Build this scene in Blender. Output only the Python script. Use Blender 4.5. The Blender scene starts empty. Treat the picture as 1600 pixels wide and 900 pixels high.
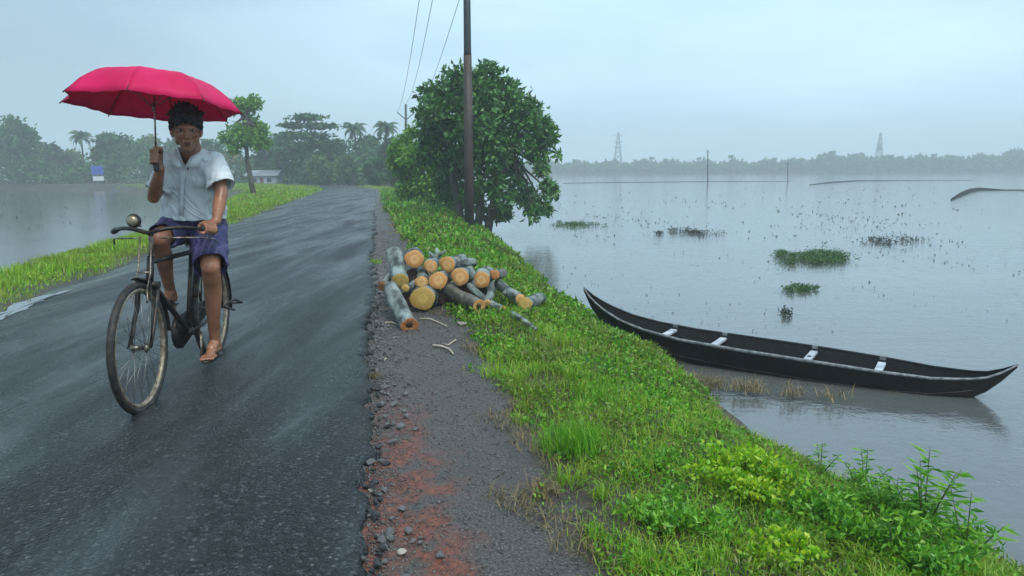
import bpy, math, random
import numpy as np
from mathutils import Vector, Matrix, Euler
random.seed(7); rng = np.random.default_rng(11)
S = bpy.context.scene
R = math.radians
# ------------------------------------------------------------------ camera
F, CH, TH, ROLL = 1150.0, 1.28, R(9.19), R(-0.42)      # focal (px at 1600 wide), height, pitch, roll
cam = bpy.data.objects.new('camera', bpy.data.cameras.new('camera'))
S.collection.objects.link(cam); S.camera = cam
cam.data.sensor_width = 36; cam.data.lens = 36 * F / 1600
cam.data.clip_start = 0.05; cam.data.clip_end = 3000
CM = Matrix.Rotation(R(90) - TH, 3, 'X') @ Matrix.Rotation(ROLL, 3, 'Z')
cam.matrix_world = Matrix.Translation((0, 0, CH)) @ CM.to_4x4()
# ------------------------------------------------------------------ sky, sun, exposure
SUN_EL, SUN_AZ = 58, 150          # azimuth measured from +Y towards +X
w = bpy.data.worlds.new('World'); S.world = w; w.use_nodes = True
nt = w.node_tree; nt.nodes.clear()
N = nt.nodes.new; L = nt.links.new
sky = N('ShaderNodeTexSky'); sky.sky_type = 'NISHITA'; sky.sun_disc = False
sky.sun_elevation = R(SUN_EL); sky.sun_rotation = R(SUN_AZ); sky.dust_density = 4; sky.air_density = 1.2
tc = N('ShaderNodeTexCoord')
mp = N('ShaderNodeMapping'); mp.inputs['Scale'].default_value = (1.2, 1.2, 4.0)
L(tc.outputs['Generated'], mp.inputs['Vector'])
n1 = N('ShaderNodeTexNoise'); n1.inputs['Scale'].default_value = 1.6; n1.inputs['Detail'].default_value = 5; n1.inputs['Roughness'].default_value = .5
L(mp.outputs['Vector'], n1.inputs['Vector'])
cr = N('ShaderNodeValToRGB'); cr.color_ramp.elements[0].position = .36; cr.color_ramp.elements[1].position = .64
cr.color_ramp.elements[0].color = (2.9, 4.45, 5.75, 1); cr.color_ramp.elements[1].color = (4.2, 5.95, 7.2, 1)
L(n1.outputs['Fac'], cr.inputs['Fac'])
# the heavier rain cloud stands to the left (west) and overhead
sx = N('ShaderNodeSeparateXYZ'); L(tc.outputs['Generated'], sx.inputs['Vector'])
mr = N('ShaderNodeMapRange'); mr.inputs['From Min'].default_value = -.62; mr.inputs['From Max'].default_value = .15
mr.inputs['To Min'].default_value = .55; mr.inputs['To Max'].default_value = 1.0; mr.interpolation_type = 'SMOOTHSTEP'
L(sx.outputs['X'], mr.inputs['Value'])
mul = N('ShaderNodeVectorMath'); mul.operation = 'SCALE'
L(cr.outputs['Color'], mul.inputs[0]); L(mr.outputs['Result'], mul.inputs['Scale'])
mx = N('ShaderNodeMix'); mx.data_type = 'RGBA'; mx.inputs['Factor'].default_value = .94
L(sky.outputs['Color'], mx.inputs['A']); L(mul.outputs['Vector'], mx.inputs['B'])
bg = N('ShaderNodeBackground'); bg.inputs['Strength'].default_value = .12
L(mx.outputs['Result'], bg.inputs['Color'])
wo = N('ShaderNodeOutputWorld'); L(bg.outputs['Background'], wo.inputs['Surface'])
sl = bpy.data.lights.new('sun', 'SUN'); sl.energy = 1.5; sl.angle = R(25); sl.color = (1, .95, .86)
sun = bpy.data.objects.new('sun', sl); S.collection.objects.link(sun)
sd = Vector((math.sin(R(SUN_AZ)) * math.cos(R(SUN_EL)), math.cos(R(SUN_AZ)) * math.cos(R(SUN_EL)), math.sin(R(SUN_EL))))
sun.rotation_euler = sd.to_track_quat('Z', 'Y').to_euler()
S.view_settings.view_transform = 'Standard'; S.view_settings.look = 'None'
S.view_settings.exposure = 0.76; S.view_settings.gamma = 1.0; S.view_settings.use_curve_mapping = False
S.cycles.use_denoising = True
S.cycles.max_bounces = 6; S.cycles.transparent_max_bounces = 8; S.cycles.volume_bounces = 1
S.cycles.sample_clamp_indirect = 4

# ------------------------------------------------------------------ measuring helpers (world metres)
def ray(px, py):
    return (CM @ Vector(((px - 800) / F, -(py - 450) / F, -1.0)))
def U(px, py, Y):
    d = ray(px, py); t = Y / d.y
    return Vector((d.x * t, Y, CH + d.z * t))
def G(px, py, z=0.0):
    d = ray(px, py); t = (z - CH) / d.z
    return Vector((d.x * t, d.y * t, z))
def edge(v):                       # X of the road's right edge at distance v
    b = 0.0
    if v > 47: b = .013 * (v - 47) ** 2
    return -.10 - .18 * v - b
def ln(a, b, t): return a + (b - a) * t
def interp(x, xs, ys): return float(np.interp(x, xs, ys))

# ------------------------------------------------------------------ mesh helpers
class MB:
    def __init__(s): s.v = []; s.f = []; s.m = []
    def add(s, vs, fs, mi=0):
        o = len(s.v); s.v += [tuple(p) for p in vs]
        s.f += [tuple(i + o for i in f) for f in fs]; s.m += [mi] * len(fs)
    def tube(s, pts, rad, n=10, cap=True, mi=0, squash=1.0):
        pts = [Vector(p) for p in pts]; k = len(pts)
        if not hasattr(rad, '__len__'): rad = [rad] * k
        vs = []; fs = []
        t0 = (pts[1] - pts[0]).normalized()
        up = Vector((0, 0, 1)) if abs(t0.z) < .9 else Vector((0, 1, 0))
        a = t0.cross(up).normalized()
        for i in range(k):
            t = (pts[min(i + 1, k - 1)] - pts[max(i - 1, 0)]).normalized()
            a = (a - t * a.dot(t)).normalized(); b = t.cross(a)
            for j in range(n):
                q = 2 * math.pi * j / n
                vs.append(pts[i] + (a * math.cos(q) + b * math.sin(q) * squash) * rad[i])
        for i in range(k - 1):
            for j in range(n):
                j2 = (j + 1) % n
                fs.append((i * n + j, i * n + j2, (i + 1) * n + j2, (i + 1) * n + j))
        if cap:
            fs.append(tuple(range(n - 1, -1, -1))); fs.append(tuple((k - 1) * n + j for j in range(n)))
        s.add(vs, fs, mi)
    def ball(s, c, r, rot=None, seg=14, rings=9, mi=0):
        c = Vector(c); r = (r, r, r) if not hasattr(r, '__len__') else r
        vs = [Vector((0, 0, r[2]))]
        for i in range(1, rings):
            p = math.pi * i / rings
            for j in range(seg):
                q = 2 * math.pi * j / seg
                vs.append(Vector((r[0] * math.sin(p) * math.cos(q), r[1] * math.sin(p) * math.sin(q), r[2] * math.cos(p))))
        vs.append(Vector((0, 0, -r[2]))); last = len(vs) - 1
        if rot is not None: vs = [rot @ v for v in vs]
        vs = [v + c for v in vs]; fs = []
        for j in range(seg): fs.append((0, 1 + j, 1 + (j + 1) % seg))
        for i in range(rings - 2):
            for j in range(seg):
                a = 1 + i * seg; b = a + seg; j2 = (j + 1) % seg
                fs.append((a + j, b + j, b + j2, a + j2))
        a = 1 + (rings - 2) * seg
        for j in range(seg): fs.append((a + j, last, a + (j + 1) % seg))
        s.add(vs, fs, mi)
    def limb(s, pts, rad, n=14):
        s.tube(pts, rad, n)
        for p, r in zip(pts, rad): s.ball(p, r, seg=12, rings=8)
    def box(s, c, size, rot=None, mi=0):
        c = Vector(c); h = [x / 2 for x in size]
        vs = [Vector((sx * h[0], sy * h[1], sz * h[2])) for sx in (-1, 1) for sy in (-1, 1) for sz in (-1, 1)]
        if rot is not None: vs = [rot @ v for v in vs]
        s.add([v + c for v in vs], [(0, 1, 3, 2), (4, 6, 7, 5), (0, 4, 5, 1), (2, 3, 7, 6), (0, 2, 6, 4), (1, 5, 7, 3)], mi)
    def ring(s, c, axis, rad, r, n=48, m=8, mi=0, squash=1.0):
        c = Vector(c); axis = Vector(axis).normalized()
        a = axis.orthogonal().normalized(); b = axis.cross(a)
        vs = []; fs = []
        for i in range(n):
            q = 2 * math.pi * i / n; d = a * math.cos(q) + b * math.sin(q)
            for j in range(m):
                p = 2 * math.pi * j / m
                vs.append(c + d * (rad + r * math.cos(p)) + axis * r * squash * math.sin(p))
        for i in range(n):
            for j in range(m):
                i2 = (i + 1) % n; j2 = (j + 1) % m
                fs.append((i * m + j, i2 * m + j, i2 * m + j2, i * m + j2))
        s.add(vs, fs, mi)
    def loft(s, rings, close=True, cap=False, mi=0):
        n = len(rings[0]); vs = [p for r in rings for p in r]; fs = []
        for i in range(len(rings) - 1):
            for j in range(n if close else n - 1):
                j2 = (j + 1) % n
                fs.append((i * n + j, i * n + j2, (i + 1) * n + j2, (i + 1) * n + j))
        if cap:
            fs.append(tuple(range(n - 1, -1, -1))); fs.append(tuple((len(rings) - 1) * n + j for j in range(n)))
        s.add(vs, fs, mi)
    def mesh(s, name, mats, origin=(0, 0, 0), smooth=True):
        me = bpy.data.meshes.new(name); o = Vector(origin)
        me.from_pydata([(p[0] - o.x, p[1] - o.y, p[2] - o.z) for p in s.v], [], s.f)
        for m in (mats if isinstance(mats, (list, tuple)) else [mats]): me.materials.append(m)
        me.polygons.foreach_set('material_index', s.m)
        me.polygons.foreach_set('use_smooth', [smooth] * len(s.f)); me.update()
        return me
    def build(s, name, mats, parent=None, smooth=True, auto=None):
        org = root_loc(parent) if parent else (0, 0, 0)
        return put(name, s.mesh(name, mats, org, smooth), parent)
def root_loc(p):
    while p.parent: p = p.parent
    return Vector(p.location)
def put(name, me, parent=None, loc=None):
    o = bpy.data.objects.new(name, me); S.collection.objects.link(o)
    if parent: o.parent = parent
    if loc is not None: o.location = loc
    return o
def tag(o, label=None, cat=None, group=None, kind=None):
    for k, v in (('label', label), ('category', cat), ('group', group), ('kind', kind)):
        if v: o[k] = v
    return o
def thing(name, loc, label, cat, group=None):
    o = put(name, None, None, loc); o.empty_display_size = .1
    return tag(o, label, cat, group)
def np_mesh(name, V, Fs, mat):
    """V (n,3) array, Fs (m,k) array of one face size"""
    me = bpy.data.meshes.new(name); k = Fs.shape[1]
    me.vertices.add(len(V)); me.vertices.foreach_set('co', np.ascontiguousarray(V, dtype=np.float32).ravel())
    me.loops.add(Fs.size); me.loops.foreach_set('vertex_index', Fs.astype(np.int32).ravel())
    me.polygons.add(len(Fs)); me.polygons.foreach_set('loop_start', np.arange(0, Fs.size, k, dtype=np.int32))
    me.update(calc_edges=True); me.materials.append(mat)
    return me
def fuse(mb, name, mats, voxel=.006, smooth=4, disp=None):
    """one continuous surface from overlapping solids"""
    me = mb.mesh('tmp', [mats] if not isinstance(mats, list) else mats)
    o = put('tmp', me)
    m = o.modifiers.new('r', 'REMESH'); m.mode = 'VOXEL'; m.voxel_size = voxel; m.use_smooth_shade = True
    if smooth:
        m2 = o.modifiers.new('s', 'SMOOTH'); m2.iterations = smooth; m2.factor = .5
    dg = bpy.context.evaluated_depsgraph_get(); dg.update()
    out = bpy.data.meshes.new_from_object(o.evaluated_get(dg)); out.name = name
    bpy.data.objects.remove(o); bpy.data.meshes.remove(me)
    out.materials.clear()
    for mm in (mats if isinstance(mats, list) else [mats]): out.materials.append(mm)
    out.polygons.foreach_set('use_smooth', [True] * len(out.polygons))
    if disp:
        n = len(out.vertices); co = np.empty(n * 3, np.float32); out.vertices.foreach_get('co', co); co = co.reshape(-1, 3)
        no = np.empty(n * 3, np.float32); out.vertices.foreach_get('normal', no); no = no.reshape(-1, 3)
        co = co + no * disp(co)[:, None]; out.vertices.foreach_set('co', co.ravel().astype(np.float32)); out.update()
    return out
def shift(me, org):
    me.transform(Matrix.Translation(-Vector(org))); return me

# ------------------------------------------------------------------ materials
def mat(name):
    m = bpy.data.materials.new(name); m.use_nodes = True
    t = m.node_tree; b = t.nodes['Principled BSDF']; return m, t, b
def nd(t, typ, **kw):
    n = t.nodes.new(typ)
    for k, v in kw.items():
        if k in n.inputs.keys(): n.inputs[k].default_value = v
        else: setattr(n, k, v)
    return n
def ramp(t, src, stops):
    r = t.nodes.new('ShaderNodeValToRGB'); e = r.color_ramp.elements
    while len(e) < len(stops): e.new(.5)
    for x, (p, c) in zip(e, stops): x.position = p; x.color = (*c, 1) if len(c) == 3 else c
    if src is not None: t.links.new(src, r.inputs['Fac'])
    return r
def mixc(t, fac, a, b, mode='MIX'):
    m = t.nodes.new('ShaderNodeMix'); m.data_type = 'RGBA'; m.blend_type = mode
    for k, x in (('Factor', fac), ('A', a), ('B', b)):
        if isinstance(x, (int, float)): m.inputs[k].default_value = x
        elif isinstance(x, tuple): m.inputs[k].default_value = (*x, 1)
        else: t.links.new(x, m.inputs[k])
    return m.outputs['Result']
def noise(t, scale, detail=3, vec=None, rough=.55, dist=0):
    n = nd(t, 'ShaderNodeTexNoise', Scale=scale, Detail=detail, Roughness=rough, Distortion=dist)
    if vec is None:
        g = nd(t, 'ShaderNodeNewGeometry'); vec = g.outputs['Position']
    t.links.new(vec, n.inputs['Vector']); return n.outputs['Fac']
def objn(t, scale, detail=3, stretch=(1, 1, 1)):
    c = nd(t, 'ShaderNodeTexCoord'); m = nd(t, 'ShaderNodeMapping'); m.inputs['Scale'].default_value = stretch
    t.links.new(c.outputs['Object'], m.inputs['Vector'])
    return noise(t, scale, detail, m.outputs['Vector'])
def bump(t, b, h, strength, dist=.01):
    n = nd(t, 'ShaderNodeBump', Strength=strength, Distance=dist); t.links.new(h, n.inputs['Height'])
    t.links.new(n.outputs['Normal'], b.inputs['Normal']); return n
def mth(t, op, a, b=0.0, clamp=False):
    m = t.nodes.new('ShaderNodeMath'); m.operation = op; m.use_clamp = clamp
    for i, x in enumerate((a, b)):
        if isinstance(x, (int, float)): m.inputs[i].default_value = x
        else: t.links.new(x, m.inputs[i])
    return m.outputs[0]

def simple(name, c1, c2, scale=8, rough=.6, metal=0, bs=.3, bd=.004, stretch=(1, 1, 1), lo=.35, hi=.65, spec=.5, coat=0):
    m, t, b = mat(name); f = objn(t, scale, 4, stretch)
    r = ramp(t, f, [(lo, c1), (hi, c2)]); t.links.new(r.outputs['Color'], b.inputs['Base Color'])
    b.inputs['Roughness'].default_value = rough; b.inputs['Metallic'].default_value = metal
    b.inputs['Specular IOR Level'].default_value = spec; b.inputs['Coat Weight'].default_value = coat
    if bs: bump(t, b, f, bs, bd)
    return m
def leafm(name, cols, patch=None, patch_scale=1.0, trans=.35, rough=.45, spec=.5):
    """cols: ramp over each leaf's own random value; patch: colour mixed in over large areas"""
    m, t, b = mat(name); g = nd(t, 'ShaderNodeNewGeometry')
    k = len(cols); r = ramp(t, g.outputs['Random Per Island'], [(i / max(1, k - 1), c) for i, c in enumerate(cols)])
    col = r.outputs['Color']
    if patch:
        f = ramp(t, noise(t, patch_scale, 3), [(.45, (0, 0, 0)), (.62, (1, 1, 1))])
        col = mixc(t, mth(t, 'MULTIPLY', f.outputs['Color'], .6), col, patch)
    t.links.new(col, b.inputs['Base Color']); b.inputs['Roughness'].default_value = rough
    b.inputs['Specular IOR Level'].default_value = spec
    tr = nd(t, 'ShaderNodeBsdfTranslucent'); t.links.new(col, tr.inputs['Color'])
    ms = nd(t, 'ShaderNodeMixShader', Fac=trans); out = t.nodes['Material Output']
    t.links.new(b.outputs[0], ms.inputs[1]); t.links.new(tr.outputs[0], ms.inputs[2]); t.links.new(ms.outputs[0], out.inputs['Surface'])
    return m

M = {}
def wet_asphalt():
    m, t, b = mat('wet_asphalt')
    c = nd(t, 'ShaderNodeNewGeometry').outputs['Position']
    mpn = nd(t, 'ShaderNodeMapping', vector_type='POINT'); mpn.inputs['Rotation'].default_value = (0, 0, R(-17)); mpn.inputs['Scale'].default_value = (2.0, .36, 1)
    t.links.new(c, mpn.inputs['Vector'])
    streak = noise(t, 1.0, 6, mpn.outputs['Vector'], .62, .6)
    mpw = nd(t, 'ShaderNodeMapping', vector_type='POINT'); mpw.inputs['Rotation'].default_value = (0, 0, R(-10.2)); mpw.inputs['Scale'].default_value = (1.9, .12, 1)
    t.links.new(c, mpw.inputs['Vector']); rut = noise(t, .8, 4, mpw.outputs['Vector'], .6)
    big = noise(t, .8, 5, c, .65)
    chip = nd(t, 'ShaderNodeTexVoronoi', Scale=85.0); t.links.new(c, chip.inputs['Vector'])
    chipc = nd(t, 'ShaderNodeSeparateColor'); t.links.new(chip.outputs['Color'], chipc.inputs[0])
    fine = noise(t, 55, 4, c, .75)
    base = ramp(t, chipc.outputs[0], [(.0, (.003, .004, .0045)), (.5, (.009, .011, .012)), (.8, (.022, .026, .028)), (.96, (.06, .066, .068)), (1.0, (.11, .12, .118))])
    base.color_ramp.interpolation = 'LINEAR'
    dark = ramp(t, fine, [(.40, (.35, .35, .35)), (.62, (1.15, 1.15, 1.15))]).outputs['Color']
    col = mixc(t, 1.0, base.outputs['Color'], dark, 'MULTIPLY')
    wet = ramp(t, streak, [(.50, (0, 0, 0)), (.66, (1, 1, 1))]).outputs['Color']
    col = mixc(t, mth(t, 'MULTIPLY', wet, .45), col, (.055, .066, .074))  # sky sheen on the water film painted as pale blue-grey streaks
    brown = ramp(t, big, [(.52, (0, 0, 0)), (.70, (1, 1, 1))]).outputs['Color']
    col = mixc(t, mth(t, 'MULTIPLY', brown, .35), col, (.035, .031, .024))
    t.links.new(col, b.inputs['Base Color'])
    rg = nd(t, 'ShaderNodeMapRange'); rg.inputs['From Min'].default_value = .38; rg.inputs['From Max'].default_value = .60
    rg.inputs['To Min'].default_value = .50; rg.inputs['To Max'].default_value = .13
    t.links.new(mth(t, 'ADD', mth(t, 'MULTIPLY', streak, .55), mth(t, 'MULTIPLY', rut, .45)), rg.inputs['Value'])
    t.links.new(rg.outputs[0], b.inputs['Roughness']); b.inputs['Specular IOR Level'].default_value = .30
    h = mth(t, 'ADD', mth(t, 'MULTIPLY', fine, .8), mth(t, 'MULTIPLY', chip.outputs['Distance'], -1.0))
    bn = bump(t, b, h, 1.0, .010)
    sw = ramp(t, mth(t, 'ADD', mth(t, 'MULTIPLY', streak, .6), mth(t, 'MULTIPLY', rut, .4)), [(.42, (1, 1, 1)), (.60, (.22, .22, .22))]).outputs['Color']
    t.links.new(sw, bn.inputs['Strength']); return m
M['asphalt'] = wet_asphalt()

def water_m():
    m, t, b = mat('flood_water'); c = nd(t, 'ShaderNodeNewGeometry').outputs['Position']
    mpn = nd(t, 'ShaderNodeMapping'); mpn.inputs['Scale'].default_value = (.25, 1.0, 1); t.links.new(c, mpn.inputs['Vector'])
    big = noise(t, .22, 4, mpn.outputs['Vector'], .6)
    col = ramp(t, big, [(.35, (.075, .085, .083)), (.65, (.12, .128, .122))])
    t.links.new(col.outputs['Color'], b.inputs['Base Color'])
    rg = nd(t, 'ShaderNodeMapRange'); rg.inputs['To Min'].default_value = .03; rg.inputs['To Max'].default_value = .12
    t.links.new(big, rg.inputs['Value']); t.links.new(rg.outputs[0], b.inputs['Roughness'])
    b.inputs['IOR'].default_value = 1.8
    r1 = noise(t, 9, 3, c, .6); r2 = noise(t, 38, 2, c, .6)
    mp3 = nd(t, 'ShaderNodeMapping'); mp3.inputs['Scale'].default_value = (.6, 1.6, 1); t.links.new(c, mp3.inputs['Vector'])
    r3 = noise(t, 1.6, 4, mp3.outputs['Vector'], .65)
    vr = nd(t, 'ShaderNodeTexVoronoi', Scale=2.6); t.links.new(c, vr.inputs['Vector']); dd = vr.outputs['Distance']
    fall = nd(t, 'ShaderNodeMapRange'); fall.inputs['From Min'].default_value = .05; fall.inputs['From Max'].default_value = .34; fall.inputs['To Min'].default_value = .16; fall.inputs['To Max'].default_value = 0; t.links.new(dd, fall.inputs['Value'])
    ringh = mth(t, 'MULTIPLY', mth(t, 'SINE', mth(t, 'MULTIPLY', dd, 75)), fall.outputs[0]); r1 = mth(t, 'ADD', r1, ringh)
    h = mth(t, 'ADD', mth(t, 'MULTIPLY', r1, .35), mth(t, 'ADD', mth(t, 'MULTIPLY', r2, .10), mth(t, 'MULTIPLY', r3, .7)))
    bump(t, b, h, .30, .04); return m
M['water'] = water_m()

def soil_m():
    m, t, b = mat('verge_soil'); c = nd(t, 'ShaderNodeNewGeometry').outputs['Position']
    a = nd(t, 'ShaderNodeAttribute', attribute_name='across'); v = nd(t, 'ShaderNodeAttribute', attribute_name='along')
    jag = mth(t, 'MULTIPLY', mth(t, 'SUBTRACT', noise(t, 3.5, 5, c, .65), .5), .55)
    u = mth(t, 'ADD', a.outputs['Fac'], jag)
    g1 = noise(t, 90, 3, c, .7); g2 = noise(t, 28, 4, c, .65); g3 = noise(t, 2.2, 4, c, .6)
    soil = ramp(t, g2, [(.3, (.018, .014, .008)), (.55, (.05, .038, .022)), (.75, (.10, .075, .045))]).outputs['Color']
    grit = ramp(t, g1, [(.3, (.020, .019, .018)), (.5, (.062, .058, .054)), (.62, (.115, .108, .10)), (.75, (.24, .235, .225))]).outputs['Color']
    brownish = ramp(t, g3, [(.4, (0, 0, 0)), (.65, (1, 1, 1))]).outputs['Color']
    grit = mixc(t, mth(t, 'MULTIPLY', brownish, .45), grit, (.055, .045, .035))
    red = ramp(t, g2, [(.3, (.05, .016, .009)), (.5, (.17, .045, .022)), (.72, (.30, .095, .05))]).outputs['Color']
    def band(x, lo, hi, s):
        r1 = nd(t, 'ShaderNodeMapRange', interpolation_type='SMOOTHSTEP'); r1.inputs['From Min'].default_value = lo - s; r1.inputs['From Max'].default_value = lo + s
        r2 = nd(t, 'ShaderNodeMapRange', interpolation_type='SMOOTHSTEP'); r2.inputs['From Min'].default_value = hi - s; r2.inputs['From Max'].default_value = hi + s
        r2.inputs['To Min'].default_value = 1; r2.inputs['To Max'].default_value = 0
        t.links.new(x, r1.inputs['Value']); t.links.new(x, r2.inputs['Value'])
        return mth(t, 'MULTIPLY', r1.outputs[0], r2.outputs[0])
    path = band(u, -.1, .78, .05)
    col = mixc(t, path, soil, grit)
    rb = mth(t, 'MULTIPLY', band(u, -.2, .34, .08), band(v.outputs['Fac'], -9, 3.9, .8))
    rb = mth(t, 'MULTIPLY', rb, ramp(t, noise(t, 6, 4, c, .6), [(.38, (0, 0, 0)), (.52, (1, 1, 1))]).outputs['Color'])
    col = mixc(t, mth(t, 'MULTIPLY', rb, .85), col, red)
    t.links.new(col, b.inputs['Base Color'])
    rg = nd(t, 'ShaderNodeMapRange'); rg.inputs['To Min'].default_value = .75; rg.inputs['To Max'].default_value = .32; t.links.new(g3, rg.inputs['Value'])
    t.links.new(rg.outputs[0], b.inputs['Roughness'])
    bump(t, b, mth(t, 'ADD', g1, mth(t, 'MULTIPLY', g2, 1.5)), .8, .012); return m
M['soil'] = soil_m()
M['stone'] = simple('road_stone', (.045, .048, .05), (.17, .165, .16), 22, .42, bs=.5)
M['chunk'] = simple('asphalt_chunk', (.008, .009, .010), (.04, .043, .045), 30, .4, bs=.6)
M['pale_stone'] = simple('pale_stone', (.30, .25, .19), (.5, .45, .38), 12, .6)
M['grit'] = leafm('grit_stone', [(.03, .032, .035), (.09, .09, .09), (.16, .15, .14), (.06, .045, .035)], trans=0, rough=.4)
M['grass'] = leafm('grass_blades', [(.09, .27, .010), (.18, .44, .012), (.28, .56, .02), (.38, .54, .03), (.30, .30, .05)], patch=(.22, .24, .03), patch_scale=.9, trans=.4)
M['grass_dark'] = leafm('weed_leaves', [(.03, .12, .01), (.08, .30, .015), (.16, .46, .02), (.26, .54, .03), (.16, .12, .03)], patch=(.15, .13, .03), patch_scale=1.6, trans=.35, rough=.35)
M['dry_grass'] = leafm('dry_grass_blades', [(.20, .13, .05), (.32, .25, .10), (.12, .07, .03), (.16, .18, .05)], trans=.2)
M['litter'] = leafm('dead_leaves', [(.05, .03, .012), (.12, .07, .03), (.10, .11, .03), (.2, .13, .06)], trans=.1)
M['lime'] = leafm('lime_leaves', [(.16, .42, .012), (.30, .58, .02), (.50, .66, .03), (.08, .28, .02)], trans=.4, rough=.35)
M['mid_leaf'] = leafm('mid_green_leaves', [(.06, .24, .02), (.15, .40, .025), (.27, .53, .04)], trans=.35, rough=.35)
M['tree_dark'] = leafm('broad_tree_leaves', [(.02, .08, .014), (.04, .15, .02), (.08, .24, .035), (.17, .34, .09)], trans=.25, rough=.38)
M['tree_light'] = leafm('young_tree_leaves', [(.06, .18, .012), (.12, .30, .02), (.20, .42, .03)], trans=.3, rough=.4)
M['tree_far'] = leafm('distant_tree_leaves', [(.015, .07, .015), (.03, .12, .022), (.06, .17, .03)], trans=.2, rough=.7)
M['tree_far_light'] = leafm('distant_pale_leaves', [(.06, .13, .03), (.10, .19, .045), (.14, .22, .05)], trans=.25, rough=.7)
M['tree_far_dark'] = leafm('distant_dark_leaves', [(.014, .045, .018), (.025, .07, .024)], trans=.15, rough=.7)
M['palm_leaf'] = leafm('palm_fronds', [(.02, .07, .018), (.04, .11, .03), (.07, .14, .035)], trans=.25, rough=.5)
M['hyacinth'] = leafm('floating_weed', [(.04, .12, .02), (.08, .2, .03), (.03, .07, .02), (.12, .22, .05)], trans=.3)
M['drift'] = leafm('dead_float', [(.02, .03, .018), (.05, .06, .03)], trans=.1)
M['bark'] = simple('grey_bark', (.035, .028, .02), (.12, .10, .075), 9, .8, stretch=(1, 1, .25), bs=.8, bd=.02)
M['log_bark'] = simple('wet_log_bark', (.03, .038, .030), (.26, .31, .29), 9, .6, bs=.7, bd=.012, lo=.38, hi=.6, stretch=(1, 1, .6))
M['log_bark2'] = simple('brown_log_bark', (.04, .036, .026), (.15, .15, .115), 14, .5, bs=.6, bd=.008)
def cut_m(name, c0, c1, c2):
    m, t, b = mat(name); co = nd(t, 'ShaderNodeTexCoord').outputs['Object']
    ln_ = nd(t, 'ShaderNodeVectorMath', operation='LENGTH'); mpn = nd(t, 'ShaderNodeMapping'); mpn.inputs['Scale'].default_value = (1, 1, 0)
    t.links.new(co, mpn.inputs['Vector']); t.links.new(mpn.outputs[0], ln_.inputs[0])
    n = noise(t, 25, 3, co, .6)
    rr = mth(t, 'ADD', mth(t, 'MULTIPLY', ln_.outputs['Value'], 14), mth(t, 'MULTIPLY', n, .55))
    r = ramp(t, rr, [(.25, c0), (.75, c1), (1.0, c0)]); rings = mth(t, 'SINE', mth(t, 'MULTIPLY', rr, 42))
    n2 = noise(t, 60, 3, co, .7)
    col = mixc(t, mth(t, 'MULTIPLY', mth(t, 'ADD', mth(t, 'MULTIPLY', rings, .5), .5), .22), r.outputs['Color'], c2)
    col = mixc(t, ramp(t, n2, [(.55, (0, 0, 0)), (.8, (.6, .6, .6))]).outputs['Color'], col, c2)
    sp = nd(t, 'ShaderNodeSeparateXYZ'); t.links.new(co, sp.inputs[0]); ang = mth(t, 'ARCTAN2', sp.outputs['Y'], sp.outputs['X'])
    cmb = nd(t, 'ShaderNodeCombineXYZ'); t.links.new(ang, cmb.inputs['X']); t.links.new(mth(t, 'MULTIPLY', ln_.outputs['Value'], 6), cmb.inputs['Y'])
    oi = nd(t, 'ShaderNodeObjectInfo'); t.links.new(mth(t, 'MULTIPLY', oi.outputs['Random'], 30), cmb.inputs['Z'])
    ck = noise(t, 5.0, 2, cmb.outputs[0], .5); crack = ramp(t, ck, [(.485, (0, 0, 0)), (.5, (.75, .75, .75)), (.515, (0, 0, 0))]).outputs['Color']
    col = mixc(t, crack, col, (.10, .045, .015)); dirt = ramp(t, noise(t, 14, 4, cmb.outputs[0], .6), [(.5, (0, 0, 0)), (.72, (.7, .7, .7))]).outputs['Color']
    col = mixc(t, dirt, col, (.22, .13, .06))
    t.links.new(col, b.inputs['Base Color']); b.inputs['Roughness'].default_value = .55; bump(t, b, n2, .4, .003); return m
M['cut'] = cut_m('cut_wood', (.66, .31, .085), (.82, .50, .20), (.26, .10, .03))
M['cut_y'] = cut_m('cut_wood_yellow', (.52, .33, .07), (.68, .46, .12), (.22, .12, .03))
M['cut_o'] = cut_m('cut_wood_orange', (.55, .19, .05), (.50, .24, .08), (.16, .05, .015))
M['rot'] = simple('rot_and_gap_shade', (.02, .01, .006), (.10, .045, .02), 40, .8)  # rot in the hollow logs; painted gap shade on the infill logs
M['tarred'] = simple('tarred_wood', (.003, .003, .0035), (.013, .012, .012), 16, .5, spec=.25, stretch=(.3, 3, 3), bs=.5, bd=.004)
M['rim_wood'] = simple('weathered_rim', (.10, .105, .11), (.26, .27, .28), 22, .5)
M['seam'] = simple('coir_seam', (.02, .018, .014), (.07, .06, .05), 30, .8)
M['pale_wood'] = simple('pale_plank', (.30, .33, .37), (.56, .60, .64), 9, .5)
M['pole'] = simple('rusted_pole', (.025, .017, .012), (.075, .045, .032), 3, .6, bs=.4, lo=.3, hi=.7)
M['pole_dark'] = simple('dark_pole_backlit_top', (.012, .014, .017), (.02, .022, .025), 3, .5)  # dark poles; on the near pole's upper shaft a painted backlit silhouette
M['wire'] = simple('wire', (.05, .055, .06), (.08, .085, .09), 3, .6, bs=0)
M['porcelain'] = simple('porcelain', (.35, .33, .3), (.5, .48, .45), 3, .25, bs=0)
M['steel_far'] = simple('galvanised', (.16, .18, .2), (.24, .26, .28), 1, .6, bs=0)
M['frame'] = simple('old_frame_paint', (.012, .011, .010), (.075, .045, .025), 26, .38, metal=.35, bs=.15, lo=.45, hi=.8)
M['chrome'] = simple('worn_chrome', (.06, .045, .03), (.36, .31, .24), 40, .35, metal=.8, bs=.1)
M['rim'] = simple('muddy_rim', (.17, .125, .075), (.42, .35, .25), 30, .4, metal=.5, bs=.2)
M['tyre'] = simple('tyre_rubber', (.012, .011, .010), (.075, .055, .038), 30, .6, bs=.3, lo=.45, hi=.8)
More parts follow.
